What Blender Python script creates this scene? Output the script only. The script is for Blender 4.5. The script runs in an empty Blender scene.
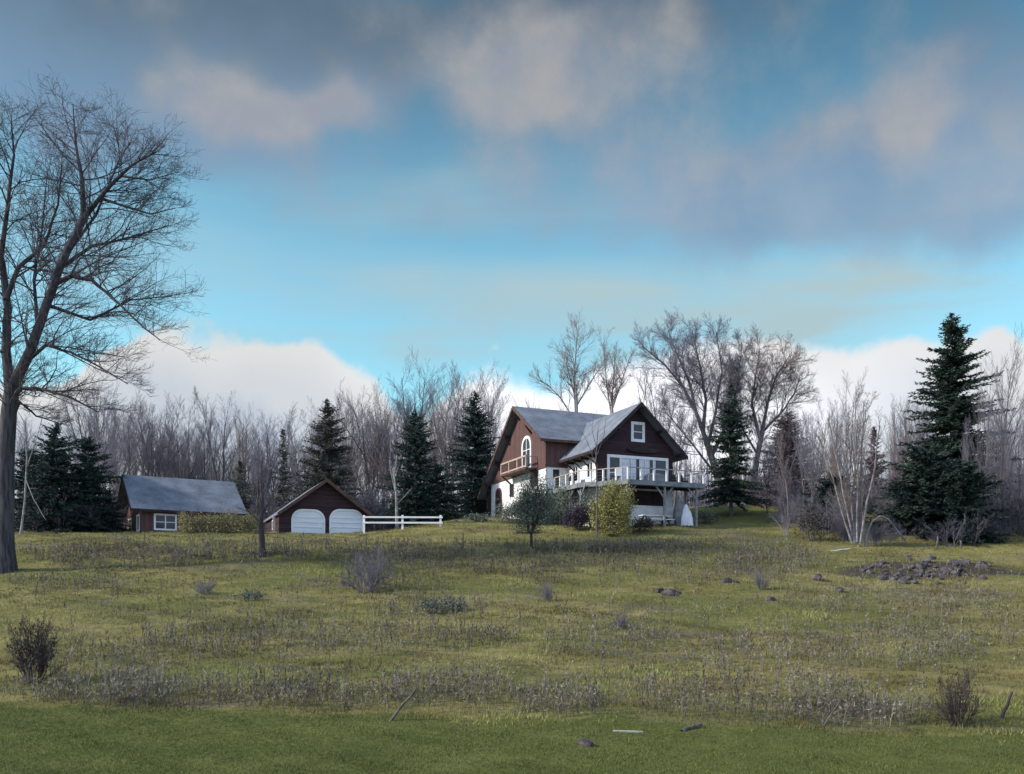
import bpy, math, random
import numpy as np
from mathutils import Vector, Matrix
R = math.radians
F, CX, HY = 900.0, 512.0, 600.0          # focal length in pixels, principal column, horizon row
SC = bpy.context.scene
COL = SC.collection
rng = np.random.default_rng(7)
rnd = random.Random(11)

# ------------------------------------------------------------------ helpers
def tag(o, label=None, cat=None, group=None, kind=None):
    if label: o['label'] = label
    if cat: o['category'] = cat
    if group: o['group'] = group
    if kind: o['kind'] = kind
    return o

def empty(name, loc, rz=0.0, label=None, cat=None, group=None):
    o = bpy.data.objects.new(name, None); COL.objects.link(o)
    o.empty_display_size = 0.3
    o.location = loc; o.rotation_euler = (0, 0, rz)
    return tag(o, label, cat, group)

def link_mesh(name, me, mat, parent=None):
    o = bpy.data.objects.new(name, me); COL.objects.link(o)
    if mat is not None and not me.materials: me.materials.append(mat)
    if parent is not None: o.parent = parent
    return o

def np_mesh(name, V, polys, smooth=False):
    """V (n,3); polys: list of (m,k) index arrays with k corners."""
    me = bpy.data.meshes.new(name)
    V = np.asarray(V, np.float32)
    me.vertices.add(len(V)); me.vertices.foreach_set('co', V.ravel())
    loops = np.concatenate([p.ravel() for p in polys]).astype(np.int32)
    sizes = np.concatenate([np.full(len(p), p.shape[1], np.int32) for p in polys])
    me.loops.add(len(loops)); me.loops.foreach_set('vertex_index', loops)
    me.polygons.add(len(sizes))
    me.polygons.foreach_set('loop_start', np.concatenate([[0], np.cumsum(sizes)[:-1]]).astype(np.int32))
    if smooth: me.polygons.foreach_set('use_smooth', np.ones(len(sizes), bool))
    me.update(calc_edges=True); me.validate()
    return me

class MB:
    def __init__(s): s.v = []; s.f = []
    def add(s, V, Fc):
        b = len(s.v); s.v += [tuple(p) for p in V]; s.f += [tuple(i + b for i in f) for f in Fc]; return s
    def box(s, x0, x1, y0, y1, z0, z1):
        V = [(x, y, z) for z in (z0, z1) for y in (y0, y1) for x in (x0, x1)]
        return s.add(V, [(0, 2, 3, 1), (4, 5, 7, 6), (0, 1, 5, 4), (2, 6, 7, 3), (0, 4, 6, 2), (1, 3, 7, 5)])
    def hexa(s, a, b):
        """a, b: two matching rings of n points"""
        n = len(a); V = list(a) + list(b)
        return s.add(V, [tuple(range(n))[::-1], tuple(range(n, 2 * n))] + [(i, (i + 1) % n, n + (i + 1) % n, n + i) for i in range(n)])
    def beam(s, p, q, w, h):
        p = Vector(p); q = Vector(q); d = (q - p).normalized()
        r = d.cross(Vector((0, 0, 1)))
        if r.length < 1e-3: r = Vector((1, 0, 0))
        r.normalize(); u = r.cross(d)
        ring = lambda c: [c + r * (sx * w / 2) + u * (sy * h / 2) for sx, sy in ((-1, -1), (1, -1), (1, 1), (-1, 1))]
        return s.hexa(ring(p), ring(q))
    def lathe(s, prof, n=12, c=(0, 0)):
        V = []; Fc = []
        for r, z in prof:
            for k in range(n):
                t = 2 * math.pi * k / n; V.append((c[0] + r * math.cos(t), c[1] + r * math.sin(t), z))
        for i in range(len(prof) - 1):
            for k in range(n):
                Fc.append((i * n + k, i * n + (k + 1) % n, (i + 1) * n + (k + 1) % n, (i + 1) * n + k))
        Fc.append(tuple(range(n))[::-1]); Fc.append(tuple(range((len(prof) - 1) * n, len(prof) * n)))
        return s.add(V, Fc)
    def build(s, name, mat, parent=None, smooth=False, bevel=0.0):
        me = bpy.data.meshes.new(name); me.from_pydata(s.v, [], s.f); me.update()
        import bmesh
        bm = bmesh.new(); bm.from_mesh(me); bmesh.ops.recalc_face_normals(bm, faces=bm.faces)
        if bevel: bmesh.ops.bevel(bm, geom=list(bm.edges), offset=bevel, segments=1, affect='EDGES')
        bm.to_mesh(me); bm.free()
        if smooth: me.polygons.foreach_set('use_smooth', [True] * len(me.polygons))
        return link_mesh(name, me, mat, parent)

def tubes_mesh(lines):
    """lines: list of (points list, radii list, sides) -> V, polys"""
    groups = {}
    for P, r, n in lines: groups.setdefault((len(P), n), []).append((P, r))
    VV = []; PP = []; base = 0
    for (k, n), L in groups.items():
        P = np.array([l[0] for l in L], float); r = np.array([l[1] for l in L], float)
        T = np.empty_like(P); T[:, 1:-1] = P[:, 2:] - P[:, :-2]; T[:, 0] = P[:, 1] - P[:, 0]; T[:, -1] = P[:, -1] - P[:, -2]
        T /= np.linalg.norm(T, axis=2, keepdims=True) + 1e-9
        ov = P[:, -1] - P[:, 0]; ov /= np.linalg.norm(ov, axis=1, keepdims=True) + 1e-9
        ref = np.where(np.abs(ov[:, 2:3]) > .85, np.array([[1., 0, 0]]), np.array([[0, 0, 1.]]))[:, None, :]
        A = np.cross(T, ref); A /= np.linalg.norm(A, axis=2, keepdims=True) + 1e-9
        B = np.cross(T, A)
        th = np.arange(n) * 2 * math.pi / n
        V = P[:, :, None, :] + r[:, :, None, None] * (A[:, :, None, :] * np.cos(th)[None, None, :, None] + B[:, :, None, :] * np.sin(th)[None, None, :, None])
        m = len(L)
        idx = base + np.arange(m * k * n).reshape(m, k, n)
        a = idx[:, :-1, :]; b = np.roll(idx, -1, axis=2)[:, :-1, :]; c = np.roll(idx, -1, axis=2)[:, 1:, :]; d = idx[:, 1:, :]
        PP.append(np.stack([a, b, c, d], -1).reshape(-1, 4))
        VV.append(V.reshape(-1, 3)); base += m * k * n
    return np.concatenate(VV), [np.concatenate(PP)]

def copy_thing(o, loc, rz, scale=(1, 1, 1), label=None, group=None, cat=None, tilt=0.0):
    c = o.copy(); COL.objects.link(c); c.location = loc; c.rotation_euler = (tilt, tilt * .7, rz); c.scale = scale
    for ch in o.children:
        d = ch.copy(); COL.objects.link(d); d.parent = c
        for g in ch.children:
            e = g.copy(); COL.objects.link(e); e.parent = d
    if 'group' in c.keys() and not group: del c['group']
    return tag(c, label, cat, group)

# ------------------------------------------------------------------ terrain
TY = np.array([-80, -20, 4, 10, 16, 22, 28, 34, 40.5, 53, 62.5, 72, 82, 90, 98, 120, 200, 420, 900.])
TL = np.array([-2.2, -1.7, -1.7, -3.6, -4.4, -4.28, -3.62, -2.95, -2.25, 0, 2.1, 4.3, 6.2, 6.7, 7.1, 8.4, 12, 18, 24.])
TC = np.array([-2.2, -1.7, -1.7, -3.6, -4.4, -4.28, -3.62, -2.95, -2.25, 0, 2.1, 4.45, 6.75, 7.9, 9.1, 11, 14, 20, 26.])
TR = np.array([-2.2, -1.7, -1.7, -3.6, -4.4, -4.28, -3.62, -2.95, -2.25, 0, 2.1, 4.3, 6.6, 8.6, 10.3, 12.4, 16, 22, 28.])
def sm(a, b, x):
    t = np.clip((np.asarray(x, float) - a) / (b - a), 0, 1); return t * t * (3 - 2 * t)
_o = np.random.default_rng(3).uniform(0, 6.28, 12)
def ground(X, Y):
    X = np.asarray(X, float); Y = np.asarray(Y, float)
    def prof(T):
        return sum(w * np.interp(Y + d, TY, T) for d, w in ((-3, .15), (-1.5, .22), (0, .26), (1.5, .22), (3, .15)))
    wl = 1 - sm(-15, -5, X); wr = sm(12, 24, X)
    z = wl * prof(TL) + wr * prof(TR) + (1 - wl - wr) * prof(TC)
    z = z + .10 * np.sin(X * .31 + _o[0]) * np.sin(Y * .27 + _o[1]) + .06 * np.sin(X * .83 + Y * .35 + _o[2]) * np.sin(Y * .71 - X * .22 + _o[3])
    z = z + .035 * np.sin(X * 2.1 + _o[4] + Y * .6) * np.sin(Y * 1.9 + _o[5])
    e = 67.6 + .02 * X + .5 * np.sin(X * .21)                     # a low bank across the field
    z = z + .28 * sm(-.4, .2, Y - e) * (1 - sm(.5, 6, Y - e)) * sm(-28, -18, X) * (1 - sm(6, 14, X))
    m = np.exp(-(((X - 29.0) / 4.4) ** 2 + ((Y - 62.6) / 1.9) ** 2))  # earth mound under the stones
    z = z + .55 * m
    return z
def gz(x, y): return float(ground(x, y))
def at(px, py):
    """ground point that shows at a pixel of the photograph"""
    px = np.asarray(px, float); py = np.asarray(py, float)
    k = (px - CX) / F; s = (HY - py) / F
    Ys = np.linspace(18, 118, 501)
    d = ground(k[..., None] * Ys, np.broadcast_to(Ys, k.shape + Ys.shape)) - s[..., None] * Ys
    i = np.argmax(d > 0, axis=-1); i = np.where(d.max(-1) > 0, np.maximum(i, 1), 500)
    d0 = np.take_along_axis(d, (i - 1)[..., None], -1)[..., 0]; d1 = np.take_along_axis(d, i[..., None], -1)[..., 0]
    Y = Ys[i - 1] + .2 * np.clip(-d0 / (d1 - d0 + 1e-9), 0, 1)
    X = k * Y
    return X, Y, ground(X, Y)
def atp(px, py):
    X, Y, Z = at(np.array([px]), np.array([py])); return float(X[0]), float(Y[0]), float(Z[0])
def pt(px, py, Y): return ((px - CX) / F * Y, Y, (HY - py) / F * Y)

# ------------------------------------------------------------------ materials
def nt(m):
    m.use_nodes = True; t = m.node_tree; t.nodes.clear(); return t
class G:
    def __init__(s, t): s.t = t
    def n(s, ty, **kw):
        x = s.t.nodes.new(ty)
        for k, v in kw.items():
            if k.startswith('_'): x.inputs[k[1:].replace('_', ' ')].default_value = v
            else: setattr(x, k, v)
        return x
    def l(s, a, b): s.t.links.new(a, b)
    def put(s, sock, v):
        if hasattr(v, 'is_linked') or hasattr(v, 'links'): s.l(v, sock)
        else: sock.default_value = v
    def m(s, op, a, b=None, c=None, clamp=False):
        x = s.t.nodes.new('ShaderNodeMath'); x.operation = op; x.use_clamp = clamp
        s.put(x.inputs[0], a)
        if b is not None: s.put(x.inputs[1], b)
        if c is not None: s.put(x.inputs[2], c)
        return x.outputs[0]
    def mix(s, f, a, b, bt='MIX'):
        x = s.t.nodes.new('ShaderNodeMix'); x.data_type = 'RGBA'; x.blend_type = bt
        s.put(x.inputs[0], f); s.put(x.inputs[6], a if not isinstance(a, tuple) or len(a) == 4 else a + (1,)); s.put(x.inputs[7], b if not isinstance(b, tuple) or len(b) == 4 else b + (1,))
        return x.outputs[2]
    def noise(s, vec, scale, detail=4, rough=.55, dist=0):
        x = s.n('ShaderNodeTexNoise', _Scale=scale, _Detail=detail, _Roughness=rough, _Distortion=dist)
        if vec is not None: s.l(vec, x.inputs['Vector'])
        return x.outputs['Fac']
    def ramp(s, v, lo, hi):
        x = s.n('ShaderNodeMapRange', clamp=True, interpolation_type='SMOOTHSTEP')
        s.put(x.inputs[0], v); x.inputs[1].default_value = lo; x.inputs[2].default_value = hi
        return x.outputs[0]

def material(name, c1, c2=None, scale=3.0, rough=.85, coord='Object', stretch=(1, 1, 1), bump=0.0, c3=None, spec=.25, attr=None, detail=5, hue_obj=0.0):
    m = bpy.data.materials.new(name); t = nt(m); g = G(t)
    out = g.n('ShaderNodeOutputMaterial'); b = g.n('ShaderNodeBsdfPrincipled', _Roughness=rough)
    b.inputs['Specular IOR Level'].default_value = spec
    g.l(b.outputs[0], out.inputs[0])
    tc = g.n('ShaderNodeTexCoord'); mp = g.n('ShaderNodeMapping'); mp.inputs['Scale'].default_value = stretch
    g.l(tc.outputs[coord], mp.inputs[0]); v = mp.outputs[0]
    c2 = c2 or c1
    nz = g.noise(v, scale, detail)
    col = g.mix(g.ramp(nz, .36, .64), c1, c2)
    if c3: col = g.mix(g.m('MULTIPLY', g.ramp(g.noise(v, scale * .33, 3), .5, .66), .8), col, c3)
    if attr:
        a = g.n('ShaderNodeAttribute', attribute_name=attr)
        hsv = g.n('ShaderNodeHueSaturation'); g.l(col, hsv.inputs['Color'])
        g.l(g.m('MULTIPLY_ADD', a.outputs['Fac'], .07, .465), hsv.inputs['Hue'])
        g.l(g.m('MULTIPLY_ADD', a.outputs['Fac'], 1.0, .55), hsv.inputs['Value'])
        col = hsv.outputs[0]
    if hue_obj:
        oi = g.n('ShaderNodeObjectInfo'); hsv = g.n('ShaderNodeHueSaturation'); g.l(col, hsv.inputs['Color'])
        g.l(g.m('MULTIPLY_ADD', oi.outputs['Random'], hue_obj, 1 - hue_obj / 2), hsv.inputs['Value'])
        col = hsv.outputs[0]
    g.l(col, b.inputs['Base Color'])
    if bump:
        bp = g.n('ShaderNodeBump', _Strength=bump, _Distance=.05); g.l(nz, bp.inputs['Height']); g.l(bp.outputs[0], b.inputs['Normal'])
    return m

def siding(name, c1, c2, vertical=False, pitch=.2):
    m = bpy.data.materials.new(name); t = nt(m); g = G(t)
    out = g.n('ShaderNodeOutputMaterial'); b = g.n('ShaderNodeBsdfPrincipled', _Roughness=.8); b.inputs['Specular IOR Level'].default_value = .2
    g.l(b.outputs[0], out.inputs[0])
    tc = g.n('ShaderNodeTexCoord'); sp = g.n('ShaderNodeSeparateXYZ'); g.l(tc.outputs['Object'], sp.inputs[0])
    z = g.m('ADD', sp.outputs[0], sp.outputs[1]) if vertical else sp.outputs[2]
    fr = g.m('FRACT', g.m('DIVIDE', z, pitch)); row = g.m('FLOOR', g.m('DIVIDE', z, pitch))
    wn = g.n('ShaderNodeTexWhiteNoise', noise_dimensions='1D'); g.l(row, wn.inputs['W'])
    mp = g.n('ShaderNodeMapping'); mp.inputs['Scale'].default_value = (1, 1, 6) if not vertical else (6, 6, 1); g.l(tc.outputs['Object'], mp.inputs[0])
    nz = g.noise(mp.outputs[0], 1.3, 5)
    f = g.m('ADD', g.m('MULTIPLY', nz, .9), g.m('MULTIPLY', wn.outputs['Value'], .35))
    col = g.mix(g.ramp(f, .3, .95), c1, c2)
    edge = g.ramp(fr, .0, .16)
    bp = g.n('ShaderNodeBump', _Strength=.9, _Distance=.03); g.l(edge, bp.inputs['Height']); g.l(bp.outputs[0], b.inputs['Normal'])
    g.l(col, b.inputs['Base Color'])
    return m

def shingles(name, c1, c2):
    m = bpy.data.materials.new(name); t = nt(m); g = G(t)
    out = g.n('ShaderNodeOutputMaterial'); b = g.n('ShaderNodeBsdfPrincipled', _Roughness=.9); b.inputs['Specular IOR Level'].default_value = .25
    g.l(b.outputs[0], out.inputs[0])
    tc = g.n('ShaderNodeTexCoord')
    br = g.n('ShaderNodeTexBrick', _Scale=1.0); br.inputs['Brick Width'].default_value = .4; br.inputs['Row Height'].default_value = .17; br.inputs['Mortar Size'].default_value = .012
    br.inputs['Color1'].default_value = c1 + (1,); br.inputs['Color2'].default_value = c2 + (1,); br.inputs['Mortar'].default_value = tuple(x * .6 for x in c1) + (1,)
    sp = g.n('ShaderNodeSeparateXYZ'); g.l(tc.outputs['Object'], sp.inputs[0]); cb = g.n('ShaderNodeCombineXYZ')
    g.l(g.m('ADD', sp.outputs[0], g.m('MULTIPLY', sp.outputs[1], .73)), cb.inputs[0]); g.l(g.m('MULTIPLY', sp.outputs[2], 1.4), cb.inputs[1])
    g.l(cb.outputs[0], br.inputs['Vector'])
    nz = g.noise(tc.outputs['Object'], .7, 6, .65)
    col = g.mix(g.m('MULTIPLY', g.ramp(nz, .3, .75), .85), br.outputs['Color'], tuple(x * 1.45 for x in c2))
    g.l(col, b.inputs['Base Color'])
    bp = g.n('ShaderNodeBump', _Strength=.5, _Distance=.03); g.l(br.outputs['Fac'], bp.inputs['Height']); bp.invert = True; g.l(bp.outputs[0], b.inputs['Normal'])
    return m

def glass(name):
    m = bpy.data.materials.new(name); t = nt(m); g = G(t)
    out = g.n('ShaderNodeOutputMaterial'); b = g.n('ShaderNodeBsdfPrincipled', _Roughness=.06)
    tc = g.n('ShaderNodeTexCoord'); nz = g.noise(tc.outputs['Object'], .9, 2)
    g.l(g.mix(nz, (.012, .014, .018), (.05, .055, .065)), b.inputs['Base Color'])
    b.inputs['Specular IOR Level'].default_value = .5
    g.l(b.outputs[0], out.inputs[0]); return m

def ground_mat():
    m = bpy.data.materials.new('field_grass_soil'); t = nt(m); g = G(t)
    out = g.n('ShaderNodeOutputMaterial'); b = g.n('ShaderNodeBsdfPrincipled', _Roughness=.95); b.inputs['Specular IOR Level'].default_value = .1
    g.l(b.outputs[0], out.inputs[0])
    tc = g.n('ShaderNodeTexCoord'); P = tc.outputs['Object']
    mp = g.n('ShaderNodeMapping'); mp.inputs['Scale'].default_value = (.55, 1, 1); g.l(P, mp.inputs[0]); S = mp.outputs[0]
    big = g.noise(S, .11, 5, .6); mid = g.noise(S, .55, 6, .65, .4); fine = g.noise(P, 5.5, 6, .7); tuft = g.noise(S, 1.9, 5, .7)
    col = g.mix(g.ramp(mid, .36, .62), GR['olive'], GR['straw'])
    col = g.mix(g.m('MULTIPLY', g.ramp(big, .44, .62), .75), col, GR['green'])
    col = g.mix(g.m('MULTIPLY', g.ramp(g.noise(S, .23, 6, .7, .8), .53, .67), .8), col, GR['brown'])
    col = g.mix(g.m('MULTIPLY', g.ramp(tuft, .50, .72), .6), col, GR['deep'])
    sp = g.n('ShaderNodeSeparateXYZ'); g.l(P, sp.inputs[0])
    d = g.m('ADD', g.m('MULTIPLY_ADD', sp.outputs[0], .114, sp.outputs[1]), g.m('MULTIPLY', g.m('SUBTRACT', g.noise(P, .5, 6, .7), .5), 5.0))
    mow = g.ramp(d, 28.0, 27.2)
    mcol = g.mix(g.ramp(g.noise(S, .8, 6, .7), .35, .65), GR['mown'], GR['mown2'])
    mcol = g.mix(g.m('MULTIPLY', g.ramp(tuft, .52, .7), .5), mcol, GR['deep'])
    col = g.mix(mow, col, mcol)
    # bare earth on the stone mound
    ex = g.m('DIVIDE', g.m('SUBTRACT', sp.outputs[0], 28.6), 7.2); ey = g.m('DIVIDE', g.m('SUBTRACT', sp.outputs[1], 61.8), 2.7)
    r2 = g.m('ADD', g.m('MULTIPLY', ex, ex), g.m('MULTIPLY', ey, ey))
    earth = g.m('MULTIPLY', g.ramp(g.m('ADD', r2, g.m('MULTIPLY_ADD', mid, 2.4, -1.2)), 1.0, .5), .9)
    col = g.mix(earth, col, GR['earth'])
    g.l(col, b.inputs['Base Color'])
    h = g.m('ADD', g.m('MULTIPLY', fine, .5), g.m('MULTIPLY', tuft, 1.0))
    bp = g.n('ShaderNodeBump', _Strength=1.0, _Distance=.22); g.l(h, bp.inputs['Height']); g.l(bp.outputs[0], b.inputs['Normal'])
    return m
GR = dict(olive=(.150, .138, .046), straw=(.255, .218, .086), green=(.112, .125, .036), brown=(.150, .125, .100), deep=(.062, .064, .034),
          mown=(.092, .108, .030), mown2=(.135, .145, .045), earth=(.060, .050, .050))

M = dict(
    wood=siding('stained_timber_siding', (.036, .021, .026), (.064, .038, .042)),
    wood_red=siding('weathered_red_siding', (.090, .049, .047), (.142, .080, .072), vertical=True, pitch=.18),
    dark=material('dark_timber', (.022, .014, .015), (.045, .028, .028), 2, .7),
    brown=material('brown_trim', (.075, .042, .036), (.12, .07, .055), 2, .75),
    tan=material('weathered_rail_timber', (.36, .27, .22), (.48, .38, .32), 4, .8),
    stucco=material('white_stucco', (.74, .74, .73), (.85, .84, .82), 1.4, .9, bump=.3, c3=(.55, .55, .53)),
    white=material('white_painted_trim', (.74, .75, .76), (.84, .84, .83), 1.6, .5),
    door=material('white_garage_panel', (.70, .75, .80), (.78, .81, .85), .8, .45),
    deckwood=material('grey_deck_timber', (.17, .17, .18), (.28, .28, .29), 2.5, .8),
    reddoor=material('red_brown_door', (.14, .032, .028), (.20, .05, .04), 2, .5),
    roof=shingles('grey_blue_shingles', (.115, .130, .160), (.160, .176, .208)),
    glass=glass('window_glass'),
    curtain=material('pale_curtain', (.55, .56, .60), (.72, .72, .75), 3, .9),
    grey=material('grey_cover_cloth', (.16, .17, .18), (.24, .25, .26), 2, .85, bump=.4),
    cloth=material('white_cloth', (.68, .70, .74), (.8, .8, .82), 2, .9, bump=.4),
    stone=material('field_stone', (.055, .050, .055), (.135, .122, .122), 2.2, .9, bump=.6, c3=(.08, .08, .075), hue_obj=.5),
    stone_dark=material('dark_wet_stone', (.04, .035, .04), (.10, .085, .095), 2.2, .9, bump=.6, c3=(.14, .12, .11), hue_obj=.4),
    bark=material('grey_brown_bark', (.085, .074, .078), (.165, .145, .142), 2.2, .95, stretch=(3, 3, .5), bump=.7, hue_obj=.35),
    bark_big=material('old_ridged_bark', (.038, .035, .040), (.095, .088, .092), 1.6, .95, stretch=(4, 4, .45), bump=1.0),
    bark_pale=material('pale_birch_bark', (.19, .18, .18), (.31, .295, .285), 1.8, .85, stretch=(1, 1, 2.5), c3=(.14, .125, .12), hue_obj=.2),
    twig=material('mauve_grey_twigs', (.136, .126, .158), (.215, .200, .240), .5, .95, hue_obj=.5),
    twig_warm=material('tan_twigs', (.17, .13, .12), (.25, .195, .17), .5, .95, hue_obj=.35),
    twig_old=material('slate_twigs', (.070, .062, .074), (.105, .092, .106), .5, .95),
    twig_dark=material('dark_brush_twigs', (.042, .034, .040), (.075, .060, .066), .6, .95),
    log=material('weathered_dead_wood', (.07, .062, .058), (.15, .135, .125), 4, .9, bump=.4),
    plank=material('sun_bleached_plank', (.30, .28, .25), (.42, .40, .36), 3, .85),
)
def foliage(name, a, b, c=None, scale=.8):
    return material(name, a, b, scale, .8, c3=c, attr='tint', spec=.2)
M.update(
    spruce=foliage('spruce_needles', (.024, .042, .032), (.044, .066, .046), (.014, .024, .020)),
    spruce2=foliage('blue_green_needles', (.022, .044, .040), (.042, .068, .056), (.012, .024, .022)),
    spruce_old=foliage('dull_fir_needles', (.075, .080, .066), (.110, .110, .088), (.062, .056, .052)),
    larch=foliage('mauve_bare_conifer_twigs', (.110, .085, .105), (.150, .118, .135), (.085, .068, .080)),
    cedar=foliage('dark_cedar_sprays', (.018, .032, .027), (.036, .056, .042), (.012, .021, .020)),
    leaf_yellow=foliage('yellow_olive_leaves', (.225, .205, .07), (.31, .28, .10), (.16, .15, .055)),
    leaf_hedge=foliage('olive_hedge_leaves', (.21, .185, .095), (.29, .255, .135), (.15, .145, .075)),
    leaf_grey=foliage('grey_green_leaves', (.095, .118, .095), (.15, .17, .13), (.07, .088, .076)),
    leaf_purple=foliage('purple_barberry_leaves', (.040, .032, .048), (.065, .052, .070), (.03, .025, .035)),
    leaf_dark=foliage('dry_dark_leaves', (.042, .038, .034), (.068, .058, .050), (.03, .03, .026)),
    leaf_red=foliage('rust_leaves', (.16, .075, .06), (.22, .11, .08)),
    leaf_tan=foliage('tan_dry_leaves', (.24, .18, .13), (.30, .22, .15)),
    blade=foliage('field_grass_blades', (.158, .146, .050), (.245, .208, .086), (.120, .130, .042), .35),
    blade_mown=foliage('mown_grass_blades', (.102, .120, .034), (.145, .155, .048), (.085, .096, .030), .5),
    weed=foliage('dead_weed_stalks', (.148, .128, .112), (.222, .194, .158), (.100, .086, .082), .5),
)

# ------------------------------------------------------------------ ground sheet
def axis(segs):
    out = []
    for a, b, st in segs: out += list(np.arange(a, b, st))
    return np.array(out + [segs[-1][1]])
gx = axis([(-900, -200, 60), (-200, -64, 6), (-64, 64, .5), (64, 200, 6), (200, 900, 60)])
gy = axis([(-80, 14, 3), (14, 110, .4), (110, 200, 4), (200, 900, 50)])
GX, GY = np.meshgrid(gx, gy); GZ = ground(GX, GY)
n0, n1 = GX.shape
ids = np.arange(n0 * n1).reshape(n0, n1)
quads = np.stack([ids[:-1, :-1], ids[:-1, 1:], ids[1:, 1:], ids[1:, :-1]], -1).reshape(-1, 4)
g_ = link_mesh('ground', np_mesh('ground', np.stack([GX, GY, GZ], -1).reshape(-1, 3), [quads], True), ground_mat())
tag(g_, 'sloping rough hay field with a mown grass strip along its foot', 'ground', kind='structure')

# ------------------------------------------------------------------ leaf and blade scatter
def set_tint(me, vals):
    a = me.attributes.new('tint', 'FLOAT', 'FACE'); a.data.foreach_set('value', vals.astype(np.float32))

def tri_cloud(name, P, D, W, Ln, tint=None):
    """one pointed sliver per point: base at P, along D (n,3), half-width vector W (n,3), length Ln"""
    n = len(P); V = np.empty((n, 3, 3)); V[:, 0] = P - W; V[:, 1] = P + W; V[:, 2] = P + D * Ln[:, None]
    me = np_mesh(name, V.reshape(-1, 3), [np.arange(3 * n).reshape(n, 3)])
    if len(me.polygons) == n: set_tint(me, rng.uniform(0, 1, n) if tint is None else tint)
    else: set_tint(me, rng.uniform(0, 1, len(me.polygons)))
    return me

def unit(n):
    v = rng.normal(size=(n, 3)); return v / np.linalg.norm(v, axis=1, keepdims=True)

def leaf_cloud(name, P, size):
    """rhombic leaves / leaf sprays with random tilt"""
    n = len(P); a = unit(n); b = np.cross(a, unit(n)); b /= np.linalg.norm(b, axis=1, keepdims=True) + 1e-9
    s = size * rng.uniform(.6, 1.3, n)
    V = np.empty((n, 4, 3)); V[:, 0] = P - a * s[:, None]; V[:, 2] = P + a * s[:, None]; V[:, 1] = P + b * (s * .45)[:, None]; V[:, 3] = P - b * (s * .45)[:, None]
    me = np_mesh(name, V.reshape(-1, 3), [np.arange(4 * n).reshape(n, 4)])
    set_tint(me, rng.uniform(0, 1, len(me.polygons))); return me

def blades(name, mat, X, Y, h, w, lean, label, cat, per=3, tint=None, spread=.05):
    n = len(X); X = np.repeat(X, per) + rng.normal(0, spread, n * per); Y = np.repeat(Y, per) + rng.normal(0, spread, n * per)
    m = n * per; Z = ground(X, Y) - .02
    P = np.stack([X, Y, Z], -1); az = rng.uniform(0, 2 * math.pi, m)
    D = np.stack([np.cos(az) * lean * rng.uniform(.2, 1, m), np.sin(az) * lean * rng.uniform(.2, 1, m), np.ones(m)], -1)
    D /= np.linalg.norm(D, axis=1, keepdims=True)
    wz = rng.uniform(0, 2 * math.pi, m); ww = np.repeat(w, per) if np.ndim(w) else np.full(m, w)
    W = np.stack([np.cos(wz), np.sin(wz), np.zeros(m)], -1) * ww[:, None]
    hh = (np.repeat(h, per) if np.ndim(h) else np.full(m, h)) * rng.uniform(.5, 1.25, m)
    o = link_mesh(name, tri_cloud(name, P, D, W, hh, None if tint is None else np.repeat(tint, per)), mat)
    return tag(o, label, cat, kind='stuff')

def sampleXY(n, y0, y1, p=1.0):
    """points spread over the visible wedge of field, denser near the road"""
    u = rng.uniform(0, 1, n)
    if abs(p - 2) < 1e-6: Y = y0 * (y1 / y0) ** u
    else: Y = (y0 ** (2 - p) + u * (y1 ** (2 - p) - y0 ** (2 - p))) ** (1 / (2 - p))
    X = rng.uniform(-1, 1, n) * (.62 * Y + 3); return X, Y
def patch(X, Y, s, seed):
    o = np.random.default_rng(seed).uniform(0, 6.28, 8)
    return .5 + .25 * (np.sin(X * s + o[0] + 1.3 * np.sin(Y * s * .7 + o[1])) * np.sin(Y * s * 1.4 + o[2]) + np.sin(X * s * 2.3 + o[3] + Y * s) * np.sin(Y * s * 2.9 + o[4]))

X, Y = sampleXY(190000, 20, 30, 1.0)
k = (X * .114 + Y) < 27.8 + rng.normal(0, .35, len(X)); X, Y = X[k], Y[k]
blades('mown_grass', M['blade_mown'], X, Y, .05 + .05 * patch(X, Y, 1.1, 1), .008, .8, 'short mown green grass of the strip along the foot of the field', 'grass', per=2, spread=.03)
X, Y = sampleXY(210000, 24, 88, 1.1)
k = ((X * .114 + Y) > 27.3 + rng.normal(0, .4, len(X))) & (patch(X, Y, .9, 2) + rng.uniform(-.3, .3, len(X)) > .42); X, Y = X[k], Y[k]
blades('field_grass', M['blade'], X, Y, .08 + .2 * patch(X, Y, .5, 3) ** 1.5, .007 + Y * .00022, .9, 'rough yellow green grass growing over the whole sloping field', 'grass', per=2, tint=np.clip(patch(X, Y, .33, 12) * 1.5 - .3 + rng.uniform(-.25, .25, len(X)), 0, 1))

# tall dead weeds: stalk, upright side shoots and a seed head per plant
WP = [(235, 700, 200, 15, 560), (90, 690, 90, 16, 180), (300, 552, 280, 10, 1500), (120, 560, 90, 12, 420), (480, 566, 160, 9, 500), (330, 640, 190, 17, 560), (130, 655, 110, 13, 200),
      (450, 692, 70, 17, 190), (560, 706, 45, 16, 190), (610, 642, 70, 17, 190), (700, 553, 120, 12, 560), (690, 575, 110, 12, 200), (850, 650, 120, 24, 420), (750, 700, 115, 24, 330),
      (960, 630, 70, 30, 240), (890, 600, 120, 16, 240), (430, 610, 60, 12, 160), (545, 575, 30, 10, 90), (60, 585, 60, 8, 120), (780, 565, 60, 10, 200), (400, 585, 60, 10, 120), (620, 548, 90, 6, 240),
      (860, 715, 80, 14, 200), (920, 570, 75, 12, 90), (720, 655, 40, 16, 90), (512, 660, 512, 55, 620), (512, 590, 512, 45, 700)]
px = []; py = []
for cx, cy, rx, ry, n in WP:
    n = int(n * 1.75); r = np.sqrt(rng.uniform(0, 1, n)); t = rng.uniform(0, 6.283, n); px.append(cx + rx * r * np.cos(t)); py.append(cy + ry * r * np.sin(t))
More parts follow.
